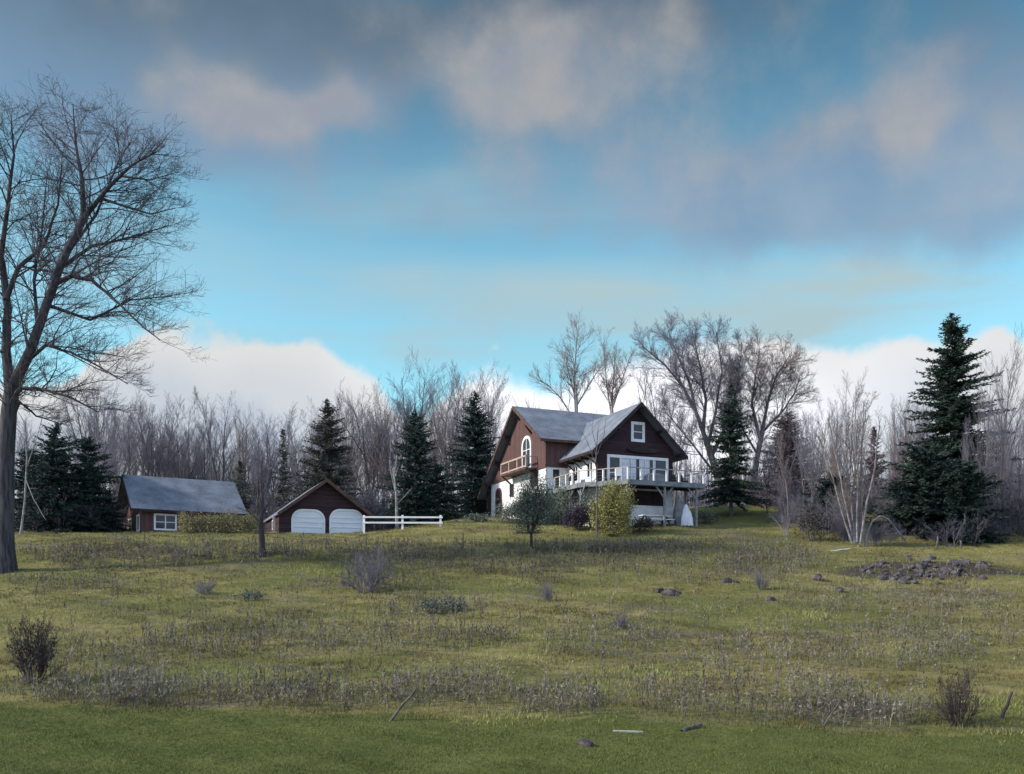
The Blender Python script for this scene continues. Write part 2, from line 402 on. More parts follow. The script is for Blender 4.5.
px = np.concatenate(px); py = np.concatenate(py)
WX, WY, WZ = at(px, py); k = ((WX * .114 + WY) > 27.9) & (WY < 86) & (rng.uniform(0, 1, len(WX)) < np.clip(1.9 * patch(WX, WY, 1.5, 8) * (.35 + patch(WX, WY, .45, 9)) + .12, 0, 1)); WX, WY, WZ = WX[k], WY[k], WZ[k]
n = len(WX); H = rng.uniform(.15, 1.0, n) * (.45 + .8 * patch(WX, WY, 1.1, 5)); tall = rng.uniform(0, 1, n) > .97; H[tall] *= 1.5
Ps = []; Ds = []; Ws = []; Ls = []; Ts = []
tint0 = rng.uniform(.1, .9, n)
lean = rng.normal(0, .13, (n, 2)); axis_ = np.concatenate([lean, np.ones((n, 1))], 1); axis_ /= np.linalg.norm(axis_, axis=1, keepdims=True)
base = np.stack([WX, WY, WZ - .03], -1)
thick = .006 + WY * .00016
def sl(P, D, W, L, T): Ps.append(P); Ds.append(D); Ws.append(W); Ls.append(L); Ts.append(T)
for q in range(2):
    a = rng.uniform(0, 6.28, n); sl(base, axis_, np.stack([np.cos(a), np.sin(a), 0 * a], -1) * thick[:, None], H, tint0)
for q in range(9):                                       # leaves and side shoots
    f = rng.uniform(.2, .95, n); a = rng.uniform(0, 6.28, n)
    D = np.stack([np.cos(a) * .7, np.sin(a) * .7, rng.uniform(-.1, 1.2, n)], -1); D /= np.linalg.norm(D, axis=1, keepdims=True)
    b = a + 1.57; sl(base + axis_ * (f * H)[:, None], D, np.stack([np.cos(b), np.sin(b), 0 * a], -1) * (thick * 1.3)[:, None], H * rng.uniform(.12, .38, n), np.clip(tint0 + rng.normal(0, .2, n), 0, 1))
for q in range(5):                                       # seed head
    D = unit(n); D[:, 2] = np.abs(D[:, 2]); sl(base + axis_ * (H * rng.uniform(.82, .98, n))[:, None], D, unit(n) * (thick * 2.0)[:, None], rng.uniform(.05, .13, n), np.clip(tint0 + .25, 0, 1))
tag(link_mesh('dead_weeds', tri_cloud('dead_weeds', np.concatenate(Ps), np.concatenate(Ds), np.concatenate(Ws), np.concatenate(Ls), np.concatenate(Ts)), M['weed']),
    'dead grey brown weed stalks standing in drifts across the field', 'weeds', kind='stuff')

# ------------------------------------------------------------------ tree generators
def jit(d, a, r):
    v = (d[0] + r.gauss(0, a), d[1] + r.gauss(0, a), d[2] + r.gauss(0, a)); L = math.sqrt(v[0] ** 2 + v[1] ** 2 + v[2] ** 2) + 1e-9
    return (v[0] / L, v[1] / L, v[2] / L)
def branch_dir(d, ang, r):
    d = Vector(d); p = d.orthogonal().normalized(); p.rotate(Matrix.Rotation(r.uniform(0, 6.283), 3, d))
    v = d * math.cos(ang) + p * math.sin(ang); return (v.x, v.y, v.z)
def grow(out, p, d, L, rad, lev, maxlev, r, up=.12, kids=(9, 6, 5, 4, 3), wob=.10, ang=(.45, .95), ratio=(.38, .62), first=.3, rmin=.010, gather=None):
    segs = 6 if lev == 0 else (4 if lev < 3 else 2 if lev > 3 else 3)
    P = [p]; rr = [rad]; q = p; dd = d
    for i in range(segs):
        dd = jit((dd[0], dd[1], dd[2] + up * (1 if lev < 3 else .5)), wob, r)
        q = (q[0] + dd[0] * L / segs, q[1] + dd[1] * L / segs, q[2] + dd[2] * L / segs)
        P.append(q); rr.append(max(rmin * .7, rad * (1 - .78 * (i + 1) / segs)))
    out.setdefault(lev, []).append((P, rr, 8 if lev == 0 else 5 if lev == 1 else 3))
    if lev >= maxlev: return
    spawn(out, P, rr, L, lev, maxlev, r, up, kids, wob, ang, ratio, first, rmin)
def spawn(out, P, rr, L, lev, maxlev, r, up, kids, wob, ang, ratio, first, rmin, nk=None):
    nk = nk or max(2, int(kids[min(lev, len(kids) - 1)] * r.uniform(.75, 1.3)))
    segs = len(P) - 1
    for i in range(nk):
        t = first + (1 - first) * (i + r.uniform(.1, .9)) / nk
        s = min(segs - 1, int(t * segs)); f = t * segs - s
        a, b = P[s], P[s + 1]
        q = tuple(a[j] + (b[j] - a[j]) * f for j in range(3)); ra = rr[s] + (rr[s + 1] - rr[s]) * f
        dv = Vector(b) - Vector(a)
        if dv.length < 1e-6: continue
        d = branch_dir(dv.normalized(), r.uniform(*ang), r)
        if d[2] < -.35: d = (d[0], d[1], -d[2] * .5)
        l = L * r.uniform(*ratio) * (1.15 - .55 * t)
        grow(out, q, d, l, max(rmin, min(ra * .62, .013 * l + rmin * .6)), lev + 1, maxlev, r, up, kids, wob, ang, ratio, first if lev > 0 else .2, rmin)

def tree_from(name, out, loc, rz, mb, mt, split=1, **tags):
    """trunk part = levels up to split, crown part = the finer ones"""
    t = empty(name, loc, rz, tags.get('label'), tags.get('cat', 'tree'), tags.get('group'))
    lo = [x for l in out if l <= split for x in out[l]]; hi = [x for l in out if l > split for x in out[l]]
    V, P = tubes_mesh(lo); link_mesh('trunk', np_mesh('trunk', V, P, True), mb, t)
    if hi: V, P = tubes_mesh(hi); link_mesh('crown', np_mesh('crown', V, P), mt, t)
    return t

def bare_tree(name, seed, H, style='forest', mb=None, mt=None, **tags):
    r = random.Random(seed); out = {}
    if style == 'forest':      # tall forest-grown, branching high
        grow(out, (0, 0, -.4), jit((0, 0, 1), .03, r), H, .018 * H * r.uniform(.32, .5), 0, 3, r, up=.16, kids=(27, 11, 8), wob=.05, ang=(.35, .8), ratio=(.22, .42), first=.2, rmin=.009)
    elif style == 'fork':      # trunk dividing low into a few rising limbs
        h0 = H * .34; L0 = .7 * H; R0 = .0135 * H
        out[0] = [([(0, 0, -.4), (.04 * h0, 0, h0 * .5), (0, .03 * h0, h0)], [R0 * 1.25, R0, R0 * .85], 8)]
        for i in range(4):
            a = i * 1.6 + r.uniform(-.4, .4); s = r.uniform(.22, .55)
            grow(out, (0, 0, h0 * r.uniform(.75, 1)), jit((math.cos(a) * s, math.sin(a) * s, 1), .05, r), L0 * r.uniform(.75, 1.05), R0 * .6, 1, 4, r, up=.12, kids=(9, 13, 9, 6), wob=.08, ang=(.35, .8), ratio=(.28, .5), first=.2, rmin=.009)
    elif style == 'brush':     # several thin stems from the ground
        for i in range(7):
            a = r.uniform(0, 6.28); s = r.uniform(.05, .5)
            grow(out, (math.cos(a) * .3, math.sin(a) * .3, -.1), jit((math.cos(a) * s, math.sin(a) * s, 1), .05, r), H * r.uniform(.6, 1), .035, 1, 3, r, up=.05, kids=(7, 13, 8), wob=.12, ang=(.3, .8), ratio=(.3, .5), first=.2, rmin=.008)
    elif style == 'shrub':     # dense twiggy dome
        for i in range(22):
            a = r.uniform(0, 6.28); s = r.uniform(.05, 1.3)
            grow(out, (math.cos(a) * .15 * H, math.sin(a) * .15 * H, -.05), jit((math.cos(a) * s, math.sin(a) * s, 1), .05, r), H * r.uniform(.6, 1), .013 * H, 1, 3, r, up=.04, kids=(7, 13, 8), wob=.14, ang=(.3, .9), ratio=(.28, .5), first=.15, rmin=.0035 * H)
    return tree_from(name, out, (0, 0, 0), 0, mb or M['bark'], mt or M['twig'], **tags)

def conifer(name, H, Rb, mat, seed, ragged=0.15, droop=.35, dens=1.0, start=.04, spray=.34, power=.85, **tags):
    g = np.random.default_rng(seed)
    t = empty(name, (0, 0, 0), 0, tags.get('label'), tags.get('cat', 'tree'), tags.get('group'))
    V, P = tubes_mesh([([(0, 0, -.5), (0, 0, H * .5), (0, 0, H)], [.016 * H, .010 * H, .012], 7)])
    link_mesh('trunk', np_mesh('trunk', V, P, True), M['bark'], t)
    nb = int(H * 30 * dens); hs = H * (start + (1 - start) * np.sort(g.uniform(0, 1, nb) ** 1.15))
    f = (hs / H - start) / (1 - start); L = Rb * (1 - f) ** power * (1 + g.normal(0, ragged, nb)) + .12
    L *= np.where(g.uniform(0, 1, nb) < ragged * .8, g.uniform(.3, .8, nb), 1)
    az = g.uniform(0, 6.283, nb); rise = .55 * f - droop * (1 - f) * .5
    Pp = []; Dd = []; Ww = []; Ll = []; br = []
    for i in range(nb):
        d = np.array([math.cos(az[i]), math.sin(az[i]), 0]); sd = np.array([-d[1], d[0], 0]); l = max(.15, L[i])
        m = max(5, int(l / .12)); s = np.linspace(.12, 1, m)
        c = np.array([0, 0, hs[i]]) + np.outer(s * l, d); c[:, 2] += l * (rise[i] * s - droop * .35 * s ** 2 + .22 * droop * s ** 4)
        c += g.normal(0, .05, c.shape)
        if l > .9: br.append((([0, 0, hs[i]], list(c[m // 2]), list(c[-1])), [.03, .018, .006], 3))
        for sg in (-1, 1, 0):
            k = len(c); ln = spray * (.5 + .5 * min(1.5, l)) * (1.1 - .55 * s) * g.uniform(.6, 1.3, k)
            D = d * g.uniform(.35, .8, (k, 1)) + sd * sg * g.uniform(.5, 1, (k, 1)) + np.array([0, 0, 1.]) * (g.normal(-.25 if sg else .1, .28, (k, 1)))
            D /= np.linalg.norm(D, axis=1, keepdims=True)
            W = np.cross(D, g.normal(size=(k, 3))); W /= np.linalg.norm(W, axis=1, keepdims=True) + 1e-9
            Pp.append(c); Dd.append(D); Ww.append(W * (ln * .21)[:, None]); Ll.append(ln)
    tip = int(H * 3); z = g.uniform(.9, 1.0, tip) * H; D = g.normal(size=(tip, 3)); D[:, 2] = np.abs(D[:, 2]) + .8; D /= np.linalg.norm(D, axis=1, keepdims=True)
    Pp.append(np.stack([z * 0, z * 0, z], -1)); Dd.append(D); Ww.append(g.normal(0, .03, (tip, 3))); Ll.append(g.uniform(.2, .45, tip))
    me = tri_cloud('crown', np.concatenate(Pp), np.concatenate(Dd), np.concatenate(Ww), np.concatenate(Ll))
    c = link_mesh('crown', me, mat, t)
    if br: V, P = tubes_mesh(br); link_mesh('branches', np_mesh('branches', V, P), M['bark'], t)
    return t

def leafy(name, rx, ry, h, mat, n, size, seed, z0=.05, lump=.17, zc=.42, flat=1.6, stems=8, mt=None, lumps=9, stem=0.0, **tags):
    """leafy shrub: stems plus leaf sprays gathered round lumps on an uneven dome; stem > 0 lifts the crown on one trunk"""
    global rng
    r = random.Random(seed); keep = rng; rng = np.random.default_rng(seed)
    t = empty(name, (0, 0, 0), 0, tags.get('label'), tags.get('cat', 'shrub'), tags.get('group'))
    out = {}
    if stem: out[0] = [([(0, 0, -.2), (.03, 0, stem * .5), (0, .03, stem)], [.15, .12, .09], 7)]
    for i in range(stems):
        a = r.uniform(0, 6.28); s = r.uniform(.1, .9)
        grow(out, (math.cos(a) * .1 * rx, math.sin(a) * .1 * ry, (stem - .15) if stem else -.05), jit((math.cos(a) * s * rx / h, math.sin(a) * s * ry / h, 1), .05, r), (h - stem) * r.uniform(.75, 1.02), .035 + .006 * h, 1, 3, r, up=.03, kids=(6, 5, 4), wob=.1, ang=(.3, .8), ratio=(.3, .5), first=.25, rmin=.008)
    allb = [x for l in out for x in out[l]]
    V, P = tubes_mesh(allb); link_mesh('trunk' if stem else 'stems', np_mesh('stems', V, P), mt or M['bark'], t)
    cs = []
    for i in range(lumps * 4):
        v = unit(1)[0]; v[2] = abs(v[2]) if i % 4 else v[2]; rr = rng.uniform(.35, .92)
        cs.append((v[0] * rx * rr, v[1] * ry * rr, stem + (h - stem) * (zc + (.92 - zc) * v[2] * rr)))
    cs = np.array(cs); ci = rng.integers(0, len(cs), n)
    sp_ = np.array([rx, ry, h - stem]) * lump
    P = cs[ci] + rng.normal(size=(n, 3)) * sp_
    P[:, 2] = np.maximum(P[:, 2], stem * .9 + z0); 
    link_mesh('foliage', leaf_cloud('foliage', P, size), mat, t)
    rng = keep
    return t

# ------------------------------------------------------------------ the great bare tree at the left edge
def pixel_tree(name, limbs, Y0, seed, mb, mt, kids=(9, 9, 6, 4), maxlev=4, ratio=(.3, .55), ang=(.4, .95), depth=.35, up=.05, rmin=.012, sides=9, wob=.12, nk=None, lscale=1.0, nkm=1.5, **tags):
    """limbs: (list of pixel points, radius at start, radius at end, depth lean); each becomes a 3-D limb, twigs grow from them"""
    r = random.Random(seed); bx, by = limbs[0][0][0]
    X0, Yb, Z0 = pt(bx, by, Y0); Z0 = gz(X0, Y0); out = {0: []}
    for i, (pp, r0, r1, dl) in enumerate(limbs):
        P = []; m = len(pp)
        for j, (x, y) in enumerate(pp):
            yy = Y0 + (dl if isinstance(dl, (int, float)) else dl[j]) * ((j / max(1, m - 1)) if isinstance(dl, (int, float)) else 1)
            q = pt(x, y, yy); P.append((q[0] - X0, q[1] - Y0, q[2] - Z0))
        # refine
        Q = []; rr = []
        for j in range(m - 1):
            for s in range(3):
                f = s / 3; Q.append(tuple(P[j][c] + (P[j + 1][c] - P[j][c]) * f + (r.gauss(0, .02 * (j > 0)) if s else 0) for c in range(3)))
        Q.append(P[-1]); rr = [r0 + (r1 - r0) * (j / (len(Q) - 1)) ** .8 for j in range(len(Q))]
        if i == 0: Q[0] = (Q[0][0], Q[0][1], -.5); rr[0] *= 1.45; rr[1] *= 1.12
        out[0].append((Q, rr, sides))
        Lg = sum(math.dist(Q[j], Q[j + 1]) for j in range(len(Q) - 1))
        first = .72 if i == 0 else .16
        spawn(out, Q, rr, min(Lg, 9.0) * lscale, 1, maxlev, r, up, kids, wob, ang, ratio, first, rmin, nk=nk or max(4, int(Lg * nkm)))
    return tree_from(name, out, (X0, Y0, Z0), 0, mb, mt, split=0, **tags)

tb = atp(6, 571)
YT = tb[1]
pixel_tree('bare_tree', [
    ([(5, 572), (5, 520), (6, 460), (9, 410), (13, 384)], .62, .48, 0),
    ([(13, 386), (30, 352), (46, 305), (62, 262), (84, 218)], .38, .22, -1.5),
    ([(84, 218), (108, 188), (132, 165), (156, 152)], .18, .05, -2.5),
    ([(84, 220), (82, 180), (76, 145), (73, 104)], .22, .03, 1.5),
    ([(10, 392), (6, 350), (8, 310), (2, 262), (-14, 205)], .36, .18, 1),
    ([(6, 300), (18, 268), (44, 246), (58, 205), (62, 165)], .20, .04, 3),
    ([(0, 262), (8, 205), (14, 155), (11, 115)], .20, .03, -3),
    ([(-14, 205), (-30, 150), (-38, 95)], .2, .04, 0),
    ([(-2, 330), (-40, 290), (-80, 240)], .26, .05, -1),
    ([(54, 284), (72, 276), (92, 280), (112, 298), (138, 322), (160, 340)], .20, .03, -3),
    ([(60, 268), (92, 246), (128, 238), (168, 226)], .16, .03, 2.5),
    ([(100, 198), (124, 206), (150, 214), (176, 208)], .11, .025, -1),
    ([(22, 366), (46, 345), (70, 352), (98, 366), (128, 384)], .15, .03, -3.5),
    ([(11, 398), (22, 388), (46, 390), (72, 398), (98, 412)], .20, .04, -2.5),
    ([(8, 428), (20, 402), (36, 416), (62, 424)], .13, .03, 2.5),
    ([(38, 330), (34, 280), (42, 230), (48, 168)], .14, .03, 3),
    ([(48, 305), (90, 320), (130, 300), (172, 296)], .13, .03, 1.5),
    ([(66, 255), (96, 215), (120, 158), (117, 128)], .13, .025, .5),
    ([(120, 176), (150, 180), (178, 172)], .08, .02, -2),
], YT, 5, M['bark_big'], M['twig_old'], kids=(9, 9, 9, 6), maxlev=4, ratio=(.30, .74), up=-.005, rmin=.0085, sides=10, lscale=.84, nkm=2.5, ang=(.4, 1.1), wob=.17,
    label='huge bare tree with a thick forked trunk at the left edge of the field', cat='tree')

# ------------------------------------------------------------------ conifers
def put(o, px, Y, dz=0, rz=None, **kw):
    X = (px - CX) / F * Y; o.location = (X, Y, gz(X, Y) + dz)
    if rz is not None: o.rotation_euler.z = rz
    return o
def top_h(py, px, Y): return (HY - py) / F * Y - gz((px - CX) / F * Y, Y)
def spr(px, py, Y, Rb, mat, seed, label, **kw):
    return put(conifer(kw.pop('name', 'spruce_tree'), top_h(py, px, Y), Rb, M[mat], seed, label=label, **kw), px, Y)
spr(952, 314, 86, 5.3, 'spruce', 21, 'tallest ragged dark spruce with sky showing between its drooping boughs, far right', ragged=.33, droop=.5, dens=1.15, spray=.42, power=.72)
spr(731, 386, 89, 2.9, 'spruce', 22, 'dark spruce with a short bare trunk just right of the house deck', ragged=.28, droop=.35, dens=.95, start=.12, spray=.34, power=.72)
spr(475, 392, 104, 4.0, 'spruce2', 23, 'dark pointed spruce touching the left end of the house', ragged=.22, droop=.4, dens=1.15, power=.7)
spr(415, 410, 97, 3.6, 'spruce2', 24, 'blunt topped dark spruce behind the white rail fence', ragged=.26, droop=.25, dens=1.0, power=.62)
spr(438, 466, 97, 3.2, 'spruce2', 25, 'low dark spruce filling the gap between two taller spruces beside the house', ragged=.25, dens=1.2, power=.6)
spr(327, 400, 98, 4.6, 'spruce_old', 26, 'dull grey green fir rising behind the garage roof', ragged=.25, droop=.35, dens=1.25, power=.8, name='fir_tree')
spr(283, 430, 104, 1.5, 'spruce_old', 27, 'slim dull fir between the barn and the garage', ragged=.3, dens=.8, power=.8, name='fir_tree')
spr(240, 462, 101, 1.9, 'spruce_old', 28, 'short bushy fir behind the right end of the barn roof', ragged=.3, dens=1.0, power=.7, name='fir_tree')
spr(57, 424, 86, 4.2, 'spruce2', 29, 'dark spruce nearest the huge bare tree', ragged=.28, droop=.5, dens=1.1, power=.62)
spr(88, 438, 88, 3.6, 'spruce2', 30, 'dark spruce next to the left gable of the barn', ragged=.3, droop=.45, dens=1.1, power=.6)
spr(32, 450, 94, 3.8, 'spruce2', 31, 'dark spruce half hidden behind the trunk of the huge bare tree', ragged=.3, droop=.45, dens=1.1, power=.6)
spr(108, 492, 88, 1.7, 'spruce2', 32, 'short dark spruce crouching against the barn gable', ragged=.3, dens=1.2, power=.55)
spr(787, 408, 99, 4.6, 'larch', 33, 'mauve brown bare larch right of the spruce by the deck', ragged=.2, droop=.3, dens=1.3, power=.85, name='larch_tree', spray=.3)
spr(874, 428, 92, 2.0, 'larch', 34, 'dim pointed larch tip showing behind the pale birch stems', ragged=.3, dens=1.0, name='larch_tree')
spr(905, 470, 80, 2.2, 'cedar', 35, 'small dark evergreen between the birch clump and the big broad cedar', ragged=.3, dens=1.3, power=.5)
def cedar(px, pyt, Y, rx, seed, label):
    h = top_h(pyt, px, Y)
    o = conifer('cedar_tree', h, rx, M['cedar'], seed, ragged=.38, droop=.3, dens=1.5, start=.02, spray=.46, power=.5, label=label); return put(o, px, Y)
cedar(928, 446, 77, 3.7, 36, 'big broad blackish cedar in front of the tallest spruce')
cedar(962, 462, 75, 2.7, 37, 'smaller dark cedar bulging from the right side of the big broad cedar')
cedar(832, 478, 82, 2.6, 38, 'dark evergreen thicket behind the left birch stems')

# ------------------------------------------------------------------ bare trees that stand out
pixel_tree('bare_tree', [
    ([(722, 500), (716, 470), (706, 440)], .50, .36, 0),
    ([(706, 440), (696, 412), (684, 388), (664, 364), (642, 346)], .30, .05, -1),
    ([(703, 432), (706, 400), (700, 366), (692, 330)], .26, .04, 1.5),
    ([(696, 412), (690, 384), (676, 352), (668, 330)], .20, .04, 2.5),
    ([(712, 455), (730, 418), (738, 384), (742, 342)], .28, .04, 0),
    ([(708, 446), (716, 410), (722, 372), (716, 332)], .24, .04, -2),
    ([(712, 470), (694, 446), (676, 424), (662, 408)], .16, .03, -2),
], 108, 61, M['bark'], M['twig'], kids=(9, 9, 13, 9), maxlev=4, ratio=(.3, .62), up=.07, rmin=.011, lscale=.9, nkm=2.6, wob=.15,
    label='broad bare tree spreading above the roof right of the house gable')
pixel_tree('bare_tree', [
    ([(752, 500), (756, 465), (762, 432)], .40, .30, 0),
    ([(762, 432), (768, 402), (776, 376), (792, 352)], .24, .04, -1),
    ([(760, 440), (752, 404), (756, 374), (760, 348)], .22, .04, 1.5),
    ([(762, 432), (782, 412), (794, 394), (800, 378)], .18, .04, 2.0),
    ([(758, 455), (742, 428), (736, 398), (730, 372)], .16, .03, -2.0),
], 110, 62, M['bark'], M['twig_warm'], kids=(9, 9, 13, 9), maxlev=4, ratio=(.3, .62), up=.07, rmin=.011, lscale=.95, nkm=2.6, wob=.15,
    label='bare tree with tan twigs just behind the spruce beside the deck')
pixel_tree('bare_tree', [
    ([(576, 480), (577, 420), (576, 385)], .22, .15, 0), ([(576, 420), (574, 380), (576, 350), (578, 330)], .13, .03, 1), ([(577, 425), (562, 400), (548, 385), (536, 378)], .12, .03, -1), ([(577, 405), (592, 380), (604, 362)], .12, .03, 0), ([(576, 400), (568, 370), (560, 350)], .1, .03, 1),
], 112, 63, M['bark_pale'], M['twig_warm'], kids=(8, 8, 9, 6), maxlev=4, up=.14, rmin=.009, lscale=.95, nkm=2, label='pale bare tree above the middle of the house ridge')
pixel_tree('bare_tree', [
    ([(612, 480), (613, 420), (611, 392)], .2, .14, 0), ([(612, 420), (606, 380), (604, 348)], .12, .03, 1), ([(612, 410), (622, 380), (630, 356)], .12, .03, -1), ([(612, 400), (614, 372), (616, 352)], .1, .03, 0),
], 116, 64, M['bark_pale'], M['twig_warm'], kids=(8, 8, 9, 6), maxlev=4, up=.14, rmin=.009, lscale=.95, nkm=2, label='slender pale bare tree behind the valley between the two house roofs')
pixel_tree('birch_tree', [
    ([(858, 546), (858, 538), (859, 520), (860, 480), (864, 400)], .10, .03, .9),
    ([(852, 543), (845, 522), (837, 493), (829, 466), (818, 436)], .095, .05, -.6),
    ([(854, 543), (851, 528), (843, 493), (836, 456), (828, 418)], .10, .05, .4),
    ([(855, 542), (851, 503), (846, 450), (846, 400)], .085, .03, .8),
    ([(857, 542), (857, 511), (858, 472), (854, 445), (856, 386)], .10, .03, -.4),
    ([(860, 543), (863, 532), (862, 493), (861, 450), (866, 410)], .10, .03, -.2),
    ([(860, 544), (867, 501), (875, 468), (876, 452), (880, 425)], .11, .04, -1.0),
], atp(857, 547)[1], 65, M['bark_pale'], M['twig_warm'], kids=(7, 7, 9, 6), maxlev=4, up=.12, rmin=.007, nk=10, lscale=.62, sides=7, label='clump of pale birch stems fanning out from one root at the field edge')
pixel_tree('bowed_tree', [([(865, 545), (867, 534), (872, 522), (880, 516), (888, 519), (897, 530), (907, 543)], .10, .05, .8)], atp(865, 546)[1], 66, M['bark_pale'], M['twig'], maxlev=2, kids=(3, 3), nk=3, lscale=.15, sides=7,
    label='pale thin trunk bowed over in an arch back to the ground beside the birches', cat='tree')
pixel_tree('bare_tree', [([(789, 512), (786, 482), (779, 462), (772, 448)], .07, .035, 0), ([(786, 482), (796, 455), (806, 420)], .06, .02, 1)], 82, 67, M['bark'], M['twig'], kids=(6, 6, 4), maxlev=3, rmin=.01, lscale=.6, label='thin pale leaning trunk at the edge of the grass rise right of the house')
pixel_tree('bare_tree', [([(20, 542), (25, 500), (27, 458), (25, 420)], .11, .05, 0), ([(26, 470), (36, 440), (44, 410)], .06, .02, 1), ([(26, 480), (34, 500), (46, 520)], .05, .02, -1)], 80, 68, M['bark_pale'], M['twig'], kids=(6, 6, 4), maxlev=3, rmin=.01, lscale=.6, label='thin pale trunk in front of the left spruces')
pixel_tree('bare_tree', [([(397, 520), (396, 492), (394, 476), (397, 456)], .14, .06, 0), ([(395, 490), (390, 468), (391, 440)], .06, .02, .5), ([(396, 505), (406, 495), (412, 488)], .05, .02, 0)], 86, 69, M['bark_pale'], M['twig'], kids=(4, 5, 4), maxlev=2, rmin=.01, lscale=.4, label='white crooked trunk standing behind the white rail fence')
b = atp(262, 556)
pixel_tree('small_tree', [([(262, 556), (262, 540), (261, 520), (262, 500)], .27, .14, 0), ([(262, 520), (252, 495), (244, 478)], .07, .02, -.6), ([(262, 510), (263, 480), (262, 452)], .08, .015, 0), ([(262, 516), (274, 492), (280, 478)], .06, .02, .6), ([(262, 525), (250, 512), (238, 508)], .05, .02, -.4)],
    b[1], 70, M['twig_dark'], M['twig'], kids=(7, 7, 4), maxlev=3, rmin=.009, lscale=.7, nk=9, label='small bare tree with a dark stout trunk in front of the garage corner')
pixel_tree('sapling', [([(597, 528), (597, 495), (596, 462), (598, 430)], .075, .03, 0), ([(597, 470), (590, 448), (582, 432)], .04, .012, -.4), ([(597, 455), (604, 436), (606, 418)], .04, .012, .4), ([(597, 450), (592, 430), (594, 414)], .03, .012, 0)],
    75.5, 71, M['bark'], M['twig'], kids=(5, 5, 3), maxlev=2, rmin=.007, lscale=.5, nk=5, label='thin bare sapling rising in front of the house left of the brown gable')

# forest prototypes and copies
protos = [bare_tree('bare_tree', 100 + i, 17.0, 'forest', M['bark'], [M['twig'], M['twig'], M['twig_warm']][i % 3]) for i in range(6)] + \
         [bare_tree('bare_tree', 120 + i, 16.0, 'fork', M['bark'], M['twig']) for i in range(4)]
PH = [max(v.co.z for c in o.children for v in c.data.vertices) for o in protos]
def stand(i, px, pyt, Y, wide, label, group=None):
    X = (px - CX) / F * Y; z = gz(X, Y); h = (HY - pyt) / F * Y - z; s = h / PH[i]
    o = protos[i]
    if not o.get('label'):
        o.location = (X, Y, z); o.rotation_euler.z = rnd.uniform(0, 6.28); o.scale = (s * wide, s * wide, s); return tag(o, label, 'tree', group)
    return copy_thing(o, (X, Y, z), rnd.uniform(0, 6.28), (s * wide, s * wide, s), label, group, 'tree', rnd.gauss(0, .075))
# individually recognisable crowns along the skyline
for a in [(6, 413, 354, 118, 1.0, 'tall rounded bare crown above the dark spruces left of the house'), (7, 452, 358, 122, .85, 'bare crown just left of the pointed spruce by the house'), (8, 158, 398, 112, .9, 'dark crooked bare tree above the left end of the barn roof'),
          (9, 222, 388, 112, .9, 'crooked bare tree above the right end of the barn roof'), (1, 332, 374, 125, .8, 'bare crown directly behind the top of the fir by the garage'), (6, 372, 384, 116, .9, 'bare tree between the fir and the blunt spruce'),
          (0, 1003, 324, 80, .8, 'tall bare tree at the right edge, its twigs above all its neighbours'), (3, 985, 352, 78, .7, 'bare tree just right of the tallest spruce'),
          (4, 848, 366, 84, .75, 'bare crown rising behind the birch clump'), (5, 905, 395, 90, .7, 'thin bare tree left of the tallest spruce'), (2, 818, 396, 92, .9, 'tan twigged bare tree between the larch and the birches'),
          (7, 660, 352, 126, .8, 'dim bare crown behind the right slope of the house gable')]:
    stand(*a)
wood = 'bare trees of the wood behind the barn and garage'
n = 0
for i in range(92):
    px_ = 92 + (500 - 92) * ((i * .6180339) % 1) + rnd.uniform(-4, 4); Yd = rnd.uniform(111, 150)
    top = 400 - 14 * math.sin(px_ * .017) + rnd.uniform(-14, 50); top -= 14 * (px_ > 380)
    stand(rnd.randrange(10), px_, top, Yd, rnd.uniform(.65, 1.2), 'bare grey brown tree in the dense wood behind the barn and garage', wood)
for i in range(18):
    stand(rnd.randrange(10), rnd.uniform(-60, 120), rnd.uniform(395, 440), rnd.uniform(100, 135), rnd.uniform(.6, .9), 'bare tree in the dim wood behind the left spruces', 'bare trees behind the left spruces')
for i in range(18):
    stand(rnd.randrange(10), rnd.uniform(765, 935), rnd.uniform(395, 470), rnd.uniform(79, 95), rnd.uniform(.4, .7), 'slim pale bare tree in the tangle round the birch clump', 'slim bare trees round the birch clump')
for i in range(58):
    stand(rnd.randrange(10), rnd.uniform(705, 1110), rnd.uniform(390, 450), rnd.uniform(103, 140), rnd.uniform(.6, .95), 'bare tree of the wood on the rise behind the right hand thicket', 'bare trees behind the right thicket')
for i in range(16):
    stand(rnd.choice([0, 1, 3, 4]), 966 + i * 7 + rnd.uniform(-3, 3), rnd.uniform(370, 420), rnd.uniform(74.5, 82), rnd.uniform(.45, .6), 'slim bare trunk in the stand at the right edge of the field', 'slim bare trees at the right edge')
for i in range(10):
    stand(rnd.randrange(10), rnd.uniform(500, 700), rnd.uniform(385, 440), rnd.uniform(125, 160), rnd.uniform(.6, .9), 'faint bare tree far behind the house', 'bare trees far behind the house')

